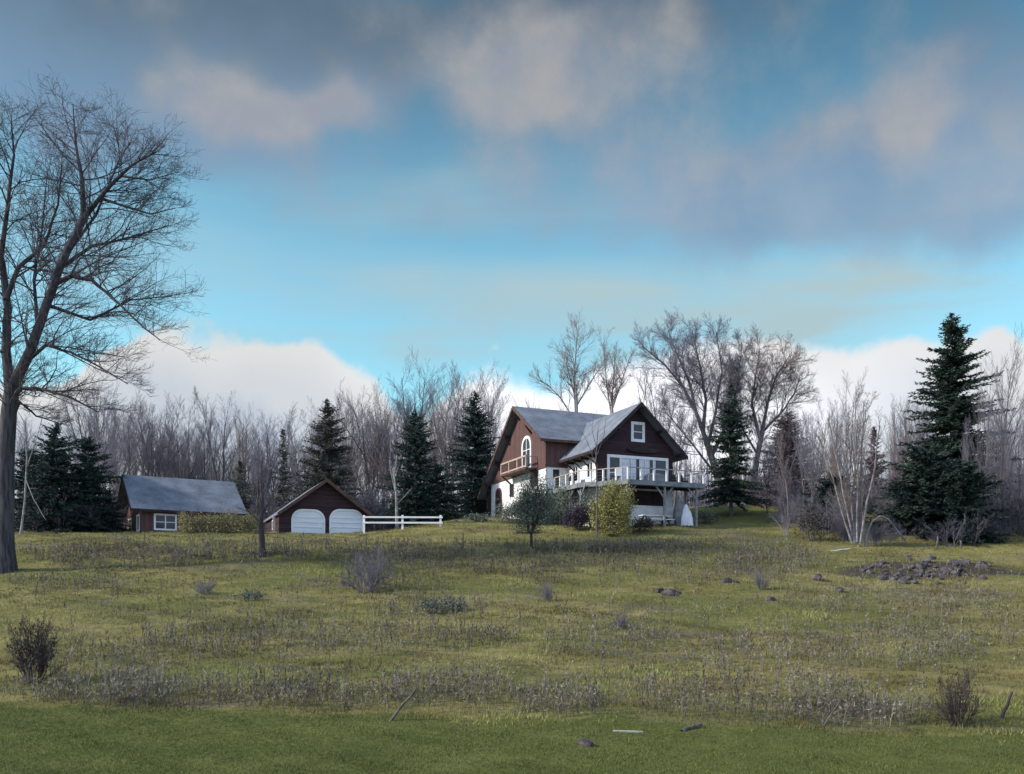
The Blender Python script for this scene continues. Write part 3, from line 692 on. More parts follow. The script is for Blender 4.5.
# brush: twiggy thickets
bp = [bare_tree('brush_shrub', 140 + i, 4.5, 'brush', M['twig'], M['twig'], cat='shrub') for i in range(3)]
def brush(i, px, Y, h, w, label, group):
    X = (px - CX) / F * Y; o = bp[i]; s = h / 4.5; loc = (X, Y, gz(X, Y) - .03)
    if not o.get('label'):
        o.location = loc; o.scale = (s * w, s * w, s); return tag(o, label, 'shrub', group)
    copy_thing(o, loc, rnd.uniform(0, 6.28), (s * w, s * w, s), label, group, 'shrub')
for i in range(24):
    brush(i % 3, rnd.uniform(775, 905), rnd.uniform(75, 88), rnd.uniform(2.0, 5.5), rnd.uniform(.7, 1.1), 'grey mauve leafless brush in the thicket left of the birches', 'brush left of the birches')
for i in range(30):
    brush(i % 3, rnd.uniform(830, 1060), rnd.uniform(72.5, 78), rnd.uniform(1.0, 3.4), rnd.uniform(1, 1.6), 'low leafless brush at the foot of the birches and cedars', 'brush at the foot of the right hand trees')
for i in range(26):
    brush(i % 3, rnd.choice([rnd.uniform(120, 300), rnd.uniform(345, 392)]), rnd.uniform(101, 107), rnd.uniform(3, 6.5), rnd.uniform(.9, 1.3), 'leafless brush along the edge of the wood behind the garage', 'brush along the wood edge')
for i in range(12):
    brush(i % 3, rnd.uniform(-20, 120), rnd.uniform(84, 98), rnd.uniform(1.8, 5), rnd.uniform(.9, 1.3), 'leafless brush under the left spruces', 'brush under the left spruces')
for i in range(12):
    brush(i % 3, rnd.uniform(735, 800), rnd.uniform(103, 112), rnd.uniform(3, 6.0), rnd.uniform(.9, 1.3), 'dim brush on the crest of the grass rise behind the deck', 'brush on the crest behind the deck')

# the far wood that reads as one mass behind the single trees
def far_woods():
    n = 5200; X = rng.uniform(-110, 130, n); Y = rng.uniform(138, 190, n); Z = ground(X, Y) - .5
    H = rng.uniform(6, 15, n) * (.8 + .25 * np.sin(X * .09)); lines = []
    for i in range(n):
        a = (X[i], Y[i], Z[i]); dx, dy = rng.normal(0, .7, 2); lines.append(([a, (X[i] + dx * .4, Y[i] + dy * .4, Z[i] + H[i] * .5), (X[i] + dx, Y[i] + dy, Z[i] + H[i])], [.09, .06, .015], 3))
        for q in range(9):
            f = rng.uniform(.2, .95); L = rng.uniform(.8, 2.6) * (1.2 - f); t_ = rng.uniform(0, 6.28); b = (X[i] + dx * f, Y[i] + dy * f, Z[i] + H[i] * f)
            lines.append(([b, (b[0] + math.cos(t_) * L, b[1] + math.sin(t_) * L, b[2] + L * rng.uniform(.4, 1.5))], [.035, .012], 3))
    V, P = tubes_mesh(lines)
    tag(link_mesh('far_woods', np_mesh('far_woods', V, P), M['twig']), 'hazy mauve mass of bare woods closing the view behind the nearer trees', 'woods', kind='stuff')
far_woods()
for i in range(26):
    brush(i % 3, rnd.uniform(960, 1110), rnd.uniform(76, 98), rnd.uniform(3, 7), rnd.uniform(.9, 1.3), 'tall leafless brush filling the stand at the right edge', 'brush in the stand at the right edge')
# ------------------------------------------------------------------ shrubs with a shape of their own
def shrub_at(o, px, py):
    x, y, z = atp(px, py); o.location = (x, y, z - .02); return o
def bush(px, py, wpx, hpx, kind, mat, seed, label, n=1500, size=.14, name='shrub', **kw):
    x, y, z = atp(px, py); m = y / F
    o = leafy(name, wpx * m / 2, wpx * m / 2, hpx * m, M[mat], n, size, seed, label=label, **kw) if kind == 'leaf' else None
    o.location = (x, y, z - .03); return o
bush(614, 535, 44, 56, 'leaf', 'leaf_yellow', 41, 'tall yellow olive shrub in front of the house deck', 17000, .08, lump=.14, zc=.34)
bush(578, 530, 32, 23, 'leaf', 'leaf_purple', 42, 'dark purple rounded shrub beside the yellow shrub', 6000, .07)
bush(592, 528, 34, 36, 'leaf', 'leaf_grey', 58, 'tall grey green shrub between the dark purple and the yellow shrubs', 4500, .08)
bush(563, 525, 48, 40, 'leaf', 'leaf_grey', 43, 'grey green shrub behind the dark purple shrub', 5500, .08)
bush(512, 523, 40, 22, 'leaf', 'leaf_grey', 44, 'low grey green shrub at the foot of the white house wall', 3500, .08)
bush(545, 525, 34, 20, 'leaf', 'leaf_grey', 49, 'low grey green shrub under the left end of the deck', 3000, .08)
bush(478, 522, 30, 9, 'leaf', 'leaf_grey', 45, 'flat shrub at the left corner of the house', 700, .10)
bush(642, 532, 34, 15, 'leaf', 'leaf_dark', 46, 'small brown shrub right of the yellow shrub', 900, .10)
bush(386, 519, 26, 30, 'leaf', 'leaf_red', 47, 'rust leaved shrub behind the right side of the garage', 420, .12)
bush(708, 524, 26, 14, 'leaf', 'leaf_grey', 48, 'small green shrub past the right corner of the deck', 700, .10)
bush(812, 541, 40, 34, 'leaf', 'leaf_dark', 56, 'dull leafy shrub left of the birch clump', 700, .12)
x, y, z = atp(531, 549)
o = leafy('small_tree', 1.75, 1.6, (549 - 477) / F * y, M['leaf_grey'], 15000, .07, 50, stem=(549 - 531) / F * y, zc=.3, stems=7, mt=M['twig_dark'], label='small grey green tree with a thin dark trunk in front of the house', cat='tree'); o.location = (x, y, z - .02)
def twig_bush(px, py, wpx, hpx, seed, mt, label, leaves=0, lm=None):
    x, y, z = atp(px, py); m = y / F; h = hpx * m
    o = bare_tree('bare_shrub', seed, h, 'shrub', mt, mt, label=label, cat='shrub')
    o.location = (x, y, z - .03); s = (wpx * m) / (1.75 * h); o.scale = (s, s, 1)
    if leaves:
        P = unit(leaves) * np.array([.7 * h, .7 * h, .42 * h]) * rng.uniform(.3, 1, (leaves, 1)) + np.array([0, 0, .58 * h])
        link_mesh('foliage', leaf_cloud('foliage', P, .035 * h), M[lm], o)
    return o
twig_bush(366, 592, 58, 46, 151, M['twig'], 'wide leafless mauve shrub in mid field below the garage')
twig_bush(34, 684, 60, 68, 152, M['twig_dark'], 'dark bushy shrub at the left edge of the field', 700, 'leaf_dark')
twig_bush(958, 726, 52, 62, 153, M['twig_dark'], 'dark bare shrub at the lower right of the field', 260, 'leaf_dark')
twig_bush(545, 602, 22, 24, 154, M['twig'], 'small leafless shrub in mid field straight below the deck')
twig_bush(205, 594, 26, 18, 155, M['twig'], 'small leafless shrub in the field below the barn')
twig_bush(762, 590, 20, 24, 156, M['twig'], 'small leafless shrub near the dark boulders')
twig_bush(620, 628, 22, 18, 157, M['twig'], 'tiny leafless shrub near the middle of the field')
bush(432, 613, 34, 16, 'leaf', 'leaf_grey', 51, 'low grey green juniper like shrub in mid field', 600, .07)
bush(455, 611, 30, 13, 'leaf', 'leaf_grey', 52, 'second low grey green shrub touching the first in mid field', 500, .07)
bush(250, 601, 30, 12, 'leaf', 'leaf_grey', 53, 'low green shrub in the field below the small dark trunked tree', 400, .07)
# long clipped hedge in front of the barn
def hedge():
    p0 = pt(180, 533, 81); p1 = pt(262, 533, 81); L = p1[0] - p0[0]; cx = (p0[0] + p1[0]) / 2; z = gz(cx, 81)
    t = empty('hedge', (cx, 81, z), 0, 'long olive hedge hiding the right half of the barn front', 'hedge')
    n = 26000; X = rng.uniform(-L / 2, L / 2, n); Z = rng.uniform(0.0, 1, n) ** .8 * (1.6 + .35 * np.sin(X * 2.1) * np.sin(X * .9 + 1) + .25 * np.sin(X * 7.3 + 2) * np.sin(X * 3.1)) * rng.uniform(.7, 1.12, n); Y_ = rng.normal(0, .42, n)
    keep = rng.uniform(0, 1, n) < .25 + .5 * np.abs(np.sin(X * 3.3 + Z * 1.5)) * np.abs(np.sin(X * 1.3 + 2)); link_mesh('foliage', leaf_cloud('foliage', np.stack([X, Y_, Z], -1)[keep], .07), M['leaf_hedge'], t)
    out = {}; r = random.Random(5)
    for i in range(46):
        grow(out, (r.uniform(-L / 2, L / 2), r.gauss(0, .2), -.1), jit((0, 0, 1), .12, r), r.uniform(1.4, 2.3), .02, 1, 2, r, kids=(6, 7), rmin=.007)
    V, P = tubes_mesh([x for l in out for x in out[l]]); link_mesh('stems', np_mesh('stems', V, P), M['leaf_tan'] if False else M['twig_warm'], t)
hedge()

# ------------------------------------------------------------------ house
A = R(23); ca, sa = math.cos(A), math.sin(A)
OX, OY = 11.41, 82.92; OZ = gz(OX, OY)
def zl(z): return z - OZ
def lv(px, u): k = (px - CX) / F; return (OX + u * ca - k * (OY + u * sa)) / (sa + k * ca)
def lu(px, v): k = (px - CX) / F; return (k * (OY + v * ca) - (OX - v * sa)) / (ca - k * sa)
def lz(py, u, v): return (HY - py) / F * (OY + u * sa + v * ca) - OZ
house = empty('house', (OX, OY, OZ), A, 'brown timber chalet house with white lower walls, grey roofs and a raised deck', 'house')
ZR, ZE, SL = zl(18.04), zl(13.38), 4.66 / 4.98
ZD = zl(10.6); Z0 = zl(5.6)
def zA(u): return ZR - SL * abs(u) - .12
VB, ZB = 12.28, zl(19.7); VE, ZEB = 5.5, zl(15.34); SF = (ZB - ZEB) / (VB - VE); VR_, ZRR = 22.3, zl(11.5); SRr = (ZB - ZRR) / (VR_ - VB)
ZS = zl(12.85)      # top of the white stucco
# A: gable front (timber above the deck), white left side, white basement
MB().hexa([(-4, 0, ZD), (4, 0, ZD), (4, 0, zA(4)), (0, 0, zA(0)), (-4, 0, zA(4))], [(-4, .3, ZD), (4, .3, ZD), (4, .3, zA(4)), (0, .3, zA(0)), (-4, .3, zA(4))]).build('gable_wall', M['wood'], house)
MB().box(-3.98, -3.7, .3, 6.2, ZD, zA(3.98)).box(3.7, 3.98, .3, 12, ZD, zA(3.98)).build('side_wall', M['stucco'], house)
MB().box(-3.95, 3.95, .05, 12, Z0, ZD - .01).build('basement_wall', M['stucco'], house)
# B
def gprof(v0, v1, zb): return [(v0, zb), (v1, zb), (v1, ZB - SRr * (v1 - VB) - .12), (VB, ZB - .12), (v0, ZB - SF * (VB - v0) - .12)]
V0, V1 = 6.1, 21.4
pr = gprof(V0, V1, ZS)
MB().hexa([(-6.3, v, z) for v, z in pr], [(-6.0, v, z) for v, z in pr]).build('gable_wall', M['wood_red'], house)
zf = ZB - SF * (VB - V0) - .12
MB().box(-6.0, 4, V0, V0 + .3, ZS, zf).build('upper_wall', M['wood_red'], house)
MB().box(-6.26, 4, V0 + .04, V1 - .1, Z0, ZS - .005).build('lower_wall', M['stucco'], house)
MB().box(-6.36, -6.26, V0 - .02, V1, ZS - .16, ZS + .1).box(-6.36, 3.9, V0 - .06, V0 + .04, ZS - .1, ZS + .08).build('belt_beam', M['brown'], house)
MB().box(-6.34, -6.2, V1 - 1.1, V1 + .1, Z0, ZS - .17).build('corner_timber', M['dark'], house)
# roofs
def slab(pts, th=.2): return MB().hexa(pts, [(x, y, z - th) for x, y, z in pts])
rt = .22
def roofpart(pts, name='roof'): return slab(pts, rt).build(name, M['roof'], house)
roofpart([(0, -1, ZR), (-4.98, -1, ZE), (-4.98, 10.2, ZE), (0, 10.2, ZR)])
roofpart([(.002, -1, ZR), (4.98, -1, ZE), (4.98, 12.0, ZE), (.002, 12.0, ZR)])
roofpart([(-7.09, VB, ZB), (-7.09, VE, ZEB), (4.9, VE, ZEB), (4.9, VB, ZB)])
roofpart([(-7.09, VB + .002, ZB), (-7.09, VR_, ZRR), (4.9, VR_, ZRR), (4.9, VB + .002, ZB)])
# barge boards and eave boards
fb = MB()
for s in (-1, 1): fb.hexa([(0, -1.06, ZR + .03), (s * 5.02, -1.06, ZE + .0), (s * 5.02, -1.06, ZE - .36), (0, -1.06, ZR - .36)], [(0, -1.003, ZR + .03), (s * 5.02, -1.003, ZE), (s * 5.02, -1.003, ZE - .36), (0, -1.003, ZR - .36)])
fb.box(-5.04, -4.985, -1, 5.9, ZE - .27, ZE - .02)
fb.build('barge_board', M['dark'], house)
fb = MB()
for (va, za, vb, zb_) in ((VB, ZB, VE, ZEB), (VB, ZB, VR_, ZRR)):
    fb.hexa([(-7.15, va, za + .03), (-7.15, vb, zb_ + .02), (-7.15, vb, zb_ - .36), (-7.15, va, za - .36)], [(-7.095, va, za + .03), (-7.095, vb, zb_ + .02), (-7.095, vb, zb_ - .36), (-7.095, va, za - .36)])
fb.box(-7.09, -2.4, VE - .05, VE - .005, ZEB - .27, ZEB - .01)
fb.build('barge_board', M['brown'], house)
# rafter brackets and beam ends under the deep eaves
for v in (VB, VB - 2.9, VB + 2.6, VB + 5.4, VB + 8.0):
    zt = (ZB - SF * (VB - v) if v < VB else ZB - SRr * (v - VB)) - .42
    MB().box(-7.0, -6.3, v - .11, v + .11, zt - .22, zt).beam((-6.95, v, zt - .2), (-6.31, v, zt - .95), .14, .14).build('eave_bracket', M['dark'], house)
for s in (-4.4, -2.2, 0, 2.2, 4.4):
    MB().box(s - .1, s + .1, -.95, 0, ZR - SL * abs(s) - .55, ZR - SL * abs(s) - .33).build('eave_bracket', M['dark'], house)
MB().box(-4.98, -4.0, -.9, 6.0, ZE - .3, ZE - .24).build('soffit', M['dark'], house)
for v in (0.2, 1.7, 3.2, 4.7): MB().beam((-4.85, v, ZE - .4), (-4.0, v, ZE - .4), .12, .18).beam((-4.8, v, ZE - .45), (-4.0, v, ZE - 1.1), .1, .1).build('eave_bracket', M['dark'], house)

def window(parent, c, w, h, axis, out, fw=.14, mull=(), bars=(), name='window', arch=False, mat='white', pane='glass', proud=.07, curtain=()):
    """c: centre on the wall face; axis 'u' = in the front plane (outward -v), 'v' = in a side plane (outward -u)"""
    def M3(a, b, d): return (c[0] + a, c[1] - d, c[2] + b) if axis == 'u' else (c[0] - d, c[1] - a, c[2] + b)
    def bx(m, a0, a1, b0, b1, d0, d1):
        return m.hexa([M3(a0, b0, d0), M3(a1, b0, d0), M3(a1, b1, d0), M3(a0, b1, d0)], [M3(a0, b0, d1), M3(a1, b0, d1), M3(a1, b1, d1), M3(a0, b1, d1)])
    f = MB(); d0, d1 = .003, proud
    if not arch:
        bx(f, -w / 2, -w / 2 + fw, -h / 2, h / 2, d0, d1); bx(f, w / 2 - fw, w / 2, -h / 2, h / 2, d0, d1)
        bx(f, -w / 2 + fw, w / 2 - fw, h / 2 - fw, h / 2, d0, d1); bx(f, -w / 2 + fw, w / 2 - fw, -h / 2, -h / 2 + fw, d0, d1)
        ring = [(-w / 2 + fw, -h / 2 + fw), (w / 2 - fw, -h / 2 + fw), (w / 2 - fw, h / 2 - fw), (-w / 2 + fw, h / 2 - fw)]
    else:
        def outline(w, h0, h1, rad, n=8):
            """round-cornered head"""
            r = min(rad, w / 2); P = [(-w / 2, h0), (w / 2, h0)]
            P += [(w / 2 - r + r * math.cos(t), h1 - r + r * math.sin(t)) for t in np.linspace(0, math.pi / 2, n)]
            P += [(-w / 2 + r - r * math.sin(t), h1 - r + r * math.cos(t)) for t in np.linspace(0, math.pi / 2, n)]
            return P
        ro = arch; O = outline(w, -h / 2, h / 2, ro); I = outline(w - 2 * fw, -h / 2 + (fw if mat != 'door' else 0), h / 2 - fw, max(.05, ro - fw))
        nO = len(O); V = [M3(a, b, d0) for a, b in O] + [M3(a, b, d1) for a, b in O] + [M3(a, b, d1) for a, b in I] + [M3(a, b, d0) for a, b in I]
        Fc = []
        for i in range(nO):
            j = (i + 1) % nO
            for k in range(3): Fc.append((k * nO + i, k * nO + j, (k + 1) * nO + j, (k + 1) * nO + i))
        f.add(V, Fc); ring = I
    for x in mull: bx(f, x - .05, x + .05, -h / 2 + fw, h / 2 - fw, d0, d1 - .015)
    for z in bars: bx(f, -w / 2 + fw, w / 2 - fw, z - .035, z + .035, d0, d1 - .025)
    fr = f.build(name, M[mat] if mat in M else mat, parent)
    p = MB().hexa([M3(a, b, .004) for a, b in ring], [M3(a, b, .02) for a, b in ring]); p.build('pane', M[pane], fr)
    for a0, a1 in curtain:
        q = MB(); n = max(3, int((a1 - a0) / .08)); L = []
        for i in range(n + 1): L.append((a0 + (a1 - a0) * i / n, .026 + .014 * (i % 2)))
        q.add([M3(a, -h / 2 + fw, d) for a, d in L] + [M3(a, h / 2 - fw, d) for a, d in L], [(i, i + 1, n + 2 + i, n + 1 + i) for i in range(n)]); q.build('curtain', M['curtain'], fr)
    return fr
u1 = lu(637.7, 0); window(house, (u1, 0, lz(432, u1, 0)), 1.45, 1.85, 'u', 0, .26, bars=(0.0,))
ul, ur = lu(606.8, 0), lu(667.8, 0); uc = (ul + ur) / 2; zt = lz(456.4, uc, 0); W_ = ur - ul; h_ = zt - ZD - .05
window(house, (uc, 0, zt - h_ / 2), W_, h_, 'u', 0, .26, mull=(-W_ / 2 + 1.35, -W_ / 2 + 1.5, -.75, .75, W_ / 2 - 1.6, W_ / 2 - 1.45), bars=(), name='patio_window', proud=.1,
       curtain=((-W_ / 2 + 1.6, -.85), (-.65, -.2), (.15, .68), (.85, 1.25)))
MB().box(-W_ / 2 + uc + .2, -W_ / 2 + uc + 1.3, -.085, -.012, ZD + .95, ZD + 1.05).box(W_ / 2 + uc - 1.4, W_ / 2 + uc - .2, -.085, -.012, ZD + 1.5, ZD + 1.6).build('transom', M['white'], house)
# dark oval carved board under the gable window
bx_ = lu(642, 0); bz = lz(450.4, bx_, 0)
P = [(bx_ + 1.65 * math.cos(t), -.28 - 0, bz + .27 * math.sin(t)) for t in np.linspace(0, 2 * math.pi, 25)[:-1]]
MB().hexa(P, [(x, -.02, z) for x, y, z in P]).build('oval_board', M['dark'], house)
# arched window, balcony, arched door and small window on the left gable
UW = -6.3
va, vb_ = lv(532, UW), lv(522.5, UW); vc = (va + vb_) / 2
zt = lz(436, UW, vc); zb_ = ZS + .12
window(house, (UW, vc, (zt + zb_) / 2), abs(vb_ - va), zt - zb_, 'v', 0, .27, mull=(0,), bars=(.3,), arch=1.1, proud=.12)
v0b, v1b = lv(526, -7.5), lv(501, -7.5); lo, hi = min(v0b, v1b), max(v0b, v1b)
bal = MB().box(-7.55, -6.37, lo, hi, ZS - .08, ZS + .06).build('balcony', M['brown'], house)
q = MB()
for v in np.linspace(lo + .06, hi - .06, 4): q.box(-7.54, -7.42, v - .09, v + .09, ZS + .06, ZS + 1.12)
q.box(-7.54, -7.40, lo, hi, ZS + 1.10, ZS + 1.26).box(-7.52, -7.43, lo, hi, ZS + .14, ZS + .28)
q.box(-7.4, -6.37, hi - .12, hi - .02, ZS + 1.12, ZS + 1.2).box(-7.4, -6.37, lo + .02, lo + .12, ZS + 1.12, ZS + 1.2)
q.build('railing', M['tan'], bal)
q = MB()
for v in np.arange(lo + .25, hi - .1, .3): q.box(-7.49, -7.45, v - .03, v + .03, ZS + .28, ZS + 1.12)
q.build('baluster', M['brown'], bal)
for v in (lo + .2, hi - .2): MB().beam((-7.4, v, ZS - .1), (-6.27, v, ZS - 1.0), .14, .14).build('brace', M['brown'], bal)
va, vb_ = lv(502, UW + .04), lv(495.8, UW + .04); vc = (va + vb_) / 2; zt = lz(488, UW, vc); zg = gz(OX + UW * ca - vc * sa, OY + UW * sa + vc * ca) - OZ
dr = window(house, (UW + .04, vc, (zt + zg) / 2), abs(va - vb_), zt - zg, 'v', 0, .22, arch=.8, name='door', mat='reddoor', pane='glass')
va = lv(512, UW + .04); window(house, (UW + .04, va, lz(490.5, UW, va)), 1.0, 1.3, 'v', 0, .1, mat='brown')
va = lv(534.5, UW + .04); window(house, (UW + .04, va, lz(479, UW, va)), 1.7, 1.5, 'v', 0, .12, mull=(0,), mat='brown')
# side wall windows and door on the deck
for v in (1.4, 4.3): window(house, (-3.98, v, ZD + 1.35), 1.2, 1.5, 'v', 0, .13, mull=(0,))
window(house, (-5.2, V0 + .04, ZD + 1.05), .95, 2.05, 'u', 0, .12, name='door', mat='white')
# dark framed panel on the basement wall, standing in for the deck's shade
window(house, (.6, .05, zl(8.55) + .45), 5.2, 2.2, 'u', 0, .1, mull=(-1.3, 0, 1.3), mat='dark', name='basement_shade_panel', pane='dark')
window(house, (-2.9, .05, zl(8.55) + .4), 1.1, 1.4, 'u', 0, .1, mat='brown')
# deck: wraps the left side, cut corner, front
UD = lu(704.5, -3.1)
D = [(-5.5, 6.05), (-5.5, .9), (-2.6, -3.1), (UD, -3.1), (UD, -.02), (4.05, -.02), (4.05, -.06), (-4.05, -.06), (-4.05, 6.05)]
deck = MB().hexa([(x, y, ZD - .16) for x, y in D], [(x, y, ZD - .03) for x, y in D]).build('deck', M['deckwood'], house)
edge = [(-5.5, 6.05), (-5.5, .9), (-2.6, -3.1), (UD, -3.1), (UD, -.02)]
q = MB()
for a, b in zip(edge, edge[1:]):
    d = (Vector(b) - Vector(a)).normalized(); nrm = Vector((-d.y, d.x)) * -1
    if nrm.dot(Vector((0, 1)) - Vector(a)) > 0: nrm = -nrm
    a2, b2 = Vector(a) + nrm * .05, Vector(b) + nrm * .05
    q.beam((a2.x, a2.y, ZD - .2), (b2.x, b2.y, ZD - .2), .06, .42)
q.build('fascia', M['grey'], deck)
q = MB()
for v in np.arange(-2.7, 6, .6): q.box(-5.4 if v > .9 else -2.6 - .725 * (v + 3.1) + .1, -4.0 if v > 0 else UD - .1, v - .03, v + .03, ZD - .36, ZD - .17)
q.build('joist', M['dark'], deck)
for a, b, nn in ((edge[0], edge[1], 4), (edge[1], edge[2], 4), (edge[2], edge[3], 6), (edge[3], edge[4], 3)):
    a = Vector(a); b = Vector(b); ins = (Vector((1.0, 2.0)) - (a + b) / 2).normalized() * .08
    for i in range(nn):
        p = a + (b - a) * i / nn + ins
        MB().box(p.x - .07, p.x + .07, p.y - .07, p.y + .07, ZD - .03, ZD + 1.06).build('railing_post', M['white'], deck)
    q = MB(); q.beam((a.x + ins.x, a.y + ins.y, ZD + 1.10), (b.x + ins.x, b.y + ins.y, ZD + 1.10), .15, .07)
    q.build('handrail', M['tan'], deck)
    q = MB()
    for z in (.28, .54, .8): q.beam((a.x + ins.x, a.y + ins.y, ZD + z), (b.x + ins.x, b.y + ins.y, ZD + z), .012, .012)
    q.build('wire', M['grey'], deck)
for (u, v) in ((-5.3, 5.6), (-5.3, 2.9), (-5.2, .9), (-2.6, -2.85), (lu(664.5, -2.9), -2.9), (lu(696.3, -2.9), -2.9), (UD - .2, -.4)):
    g0 = gz(OX + u * ca - v * sa, OY + u * sa + v * ca) - OZ - .2
    p_ = MB().box(u - .09, u + .09, v - .09, v + .09, g0, ZD - .17).build('deck_post', M['deckwood'], deck)
    if v < -2: 
        for s in (-1, 1):
            if u + s * 1.1 < UD + .3 and u + s * 1.1 > -2.7: MB().beam((u + s * .1, v, ZD - 1.35), (u + s * 1.1, v, ZD - .2), .12, .12).build('brace', M['deckwood'], deck)
    elif v > 0:
        for s in (-1, 1): MB().beam((u, v + s * .1, ZD - 1.1), (u, v + s * .9, ZD - .2), .12, .12).build('brace', M['deckwood'], deck)
MB().box(-2.4, UD - .1, -2.98, -2.82, ZD - .44, ZD - .17).build('girder', M['deckwood'], deck)
def hw(u, v, z): return (OX + u * ca - v * sa, OY + u * sa + v * ca, z + OZ)
# things standing on and under the deck
def hthing(name, u, v, z, label, cat, rz=0, group=None): return empty(name, hw(u, v, z), A + rz, label, cat, group)
uu = lu(655, -1.6); t = hthing('covered_table', uu, -1.6, ZD - .03, 'long table under a grey cover on the deck before the patio window', 'table')
q = MB(); q.hexa([(-1.0, -.5, .05), (1.0, -.5, .05), (1.0, .5, .05), (-1.0, .5, .05)], [(-.92, -.42, .72), (.92, -.42, .72), (.92, .42, .72), (-.92, .42, .72)]).hexa([(-.92, -.42, .72), (.92, -.42, .72), (.92, .42, .72), (-.92, .42, .72)], [(-.5, -.2, .95), (.6, -.2, .92), (.6, .2, .92), (-.5, .2, .95)])
q.build('cover', M['grey'], t); q = MB()
for sx in (-.85, .85):
    for sy in (-.36, .36): q.box(sx - .04, sx + .04, sy - .04, sy + .04, 0, .6)
q.build('leg', M['dark'], t)
def chair(u, v, z, rz, mat, label, group=None):
    t = hthing('deck_chair', u, v, z, label, 'chair', rz, group)
    MB().box(-.27, .27, -.27, .27, .40, .46).build('seat', mat, t); MB().hexa([(-.27, .22, .46), (.27, .22, .46), (.27, .28, .46), (-.27, .28, .46)], [(-.25, .34, 1.05), (.25, .34, 1.05), (.25, .40, 1.05), (-.25, .40, 1.05)]).build('backrest', mat, t)
    for sx in (-.23, .23):
        for sy in (-.23, .23): MB().box(sx - .03, sx + .03, sy - .03, sy + .03, 0, .40).build('leg', mat, t)
        MB().box(sx * 1.1 - .03, sx * 1.1 + .03, -.25, .25, .62, .67).build('armrest', mat, t)
    return t
chair(lu(619, -2.2), -2.2, ZD - .03, 2.6, M['cloth'], 'white chair at the cut left corner of the deck')
chair(lu(673, -1.2), -1.2, ZD - .03, -.4, M['dark'], 'dark chair on the deck right of the covered table')
chair(lu(684, -1.4), -1.4, ZD - .03, .5, M['dark'], 'dark chair at the right end of the deck')
t = hthing('grill', -4.85, 3.0, ZD - .03, 'black covered grill on the side deck under the eave', 'grill')
MB().box(-.3, .3, -.5, .5, .55, .8).build('firebox', M['dark'], t); MB().hexa([(-.3, -.5, .803), (.3, -.5, .803), (.3, .5, .803), (-.3, .5, .803)], [(-.14, -.42, 1.1), (.14, -.42, 1.1), (.14, .42, 1.1), (-.14, .42, 1.1)]).build('lid', M['dark'], t)
for sx in (-.25, .25):
    for sy in (-.42, .42): MB().box(sx - .03, sx + .03, sy - .03, sy + .03, 0, .55).build('leg', M['grey'], t)
# picnic table under the deck
def gl(u, v): x, y, _ = hw(u, v, 0); return gz(x, y) - OZ
uu = lu(655, -1.9); t = hthing('picnic_table', uu, -1.9, gl(uu, -1.9), 'pale picnic table on the grass under the deck', 'table')
MB().box(-1.5, 1.5, -.4, .4, .86, .93).build('table_top', M['white'], t)
for s in (-1, 1): MB().box(-1.5, 1.5, s * .8 - .14, s * .8 + .14, .50, .56).build('bench_seat', M['white'], t)
for x in (-1.1, 1.1): MB().beam((x, -.8, .0), (x, -.15, .86), .09, .12).beam((x, .8, .0), (x, .15, .86), .09, .12).box(x - .05, x + .05, -.9, .9, .42, .5).build('leg_frame', M['dark'], t)
MB().box(-2.6, 4.2, -.45, -.2, gl(1, -.3) - .3, gl(1, -.3) + 1.75).build('low_wall', M['stucco'], house)
def drape(name, u, v, h, r, mat, label, cat, seed, prof):
    t = hthing(name, u, v, gl(u, v) - .05, label, cat); n = 22
    V = []; Fc = []
    for f, z in prof:
        for k in range(n):
            a = 6.2832 * k / n; w = 1 + .22 * math.sin(k * 2.2) * (1 - z) + .05 * math.sin(k * 5 + z * 3); V.append((r * f * w * math.cos(a), r * f * w * math.sin(a), h * z + .05 * math.sin(k * 3) * (z == 0)))
    for i in range(len(prof) - 1):
        for k in range(n): Fc.append((i * n + k, i * n + (k + 1) % n, (i + 1) * n + (k + 1) % n, (i + 1) * n + k))
    Fc.append(tuple(range(5 * n, 6 * n))); MB().add(V, Fc).build('cover', mat, t, smooth=True)
    MB().lathe([(.05, 0), (.04, h * 1.01), (.02, h * 1.02)], 8).build('pole', M['grey'], t)
uu = lu(678.5, -2.3); drape('covered_parasol', uu, -2.3, 2.7, .5, M['grey'], 'tall grey covered parasol between the posts under the deck', 'parasol', 1, [(.45, .0), (.8, .22), (.86, .4), (.7, .7), (.4, .9), (.1, 1.0)])
uu = lu(686, -2.6); drape('draped_cloth', uu, -2.6, 2.0, .62, M['cloth'], 'white cloth draped over a stand by the right deck post', 'cloth', 2, [(1.0, 0), (.96, .35), (.74, .6), (.36, .82), (.22, .95), (.06, 1.0)])

# ------------------------------------------------------------------ garage
def frame(px, Y, a, name, label, cat):
    X = (px - CX) / F * Y; z = gz(X, Y); return empty(name, (X, Y, z), a, label, cat), X, Y, z, math.cos(a), math.sin(a)
gar, GXx, GYy, GZz, gc, gs = frame(325.5, 84, R(23), 'garage', 'brown gabled garage with two white arched doors', 'garage')
def glu(px, v=0): k = (px - CX) / F; return (k * (GYy + v * gc) - (GXx - v * gs)) / (gc - k * gs)
def glz(py, u, v=0): return (HY - py) / F * (GYy + u * gs + v * gc) - GZz
gw0, gw1 = glu(279), glu(369); zr = glz(478.5, 0, -.7); ul_, ur_ = glu(277.5, -.7), glu(374.5, -.7); hwid = (ur_ - ul_) / 2; um = (ur_ + ul_) / 2
zl0 = glz(512.5, ul_, -.7); sl_ = (zr - zl0) / hwid
def zg_(u): return zr - sl_ * abs(u - um) - .1
prof = [(gw0, -.6), (gw1, -.6), (gw1, zg_(gw1)), (um, zg_(um)), (gw0, zg_(gw0))]
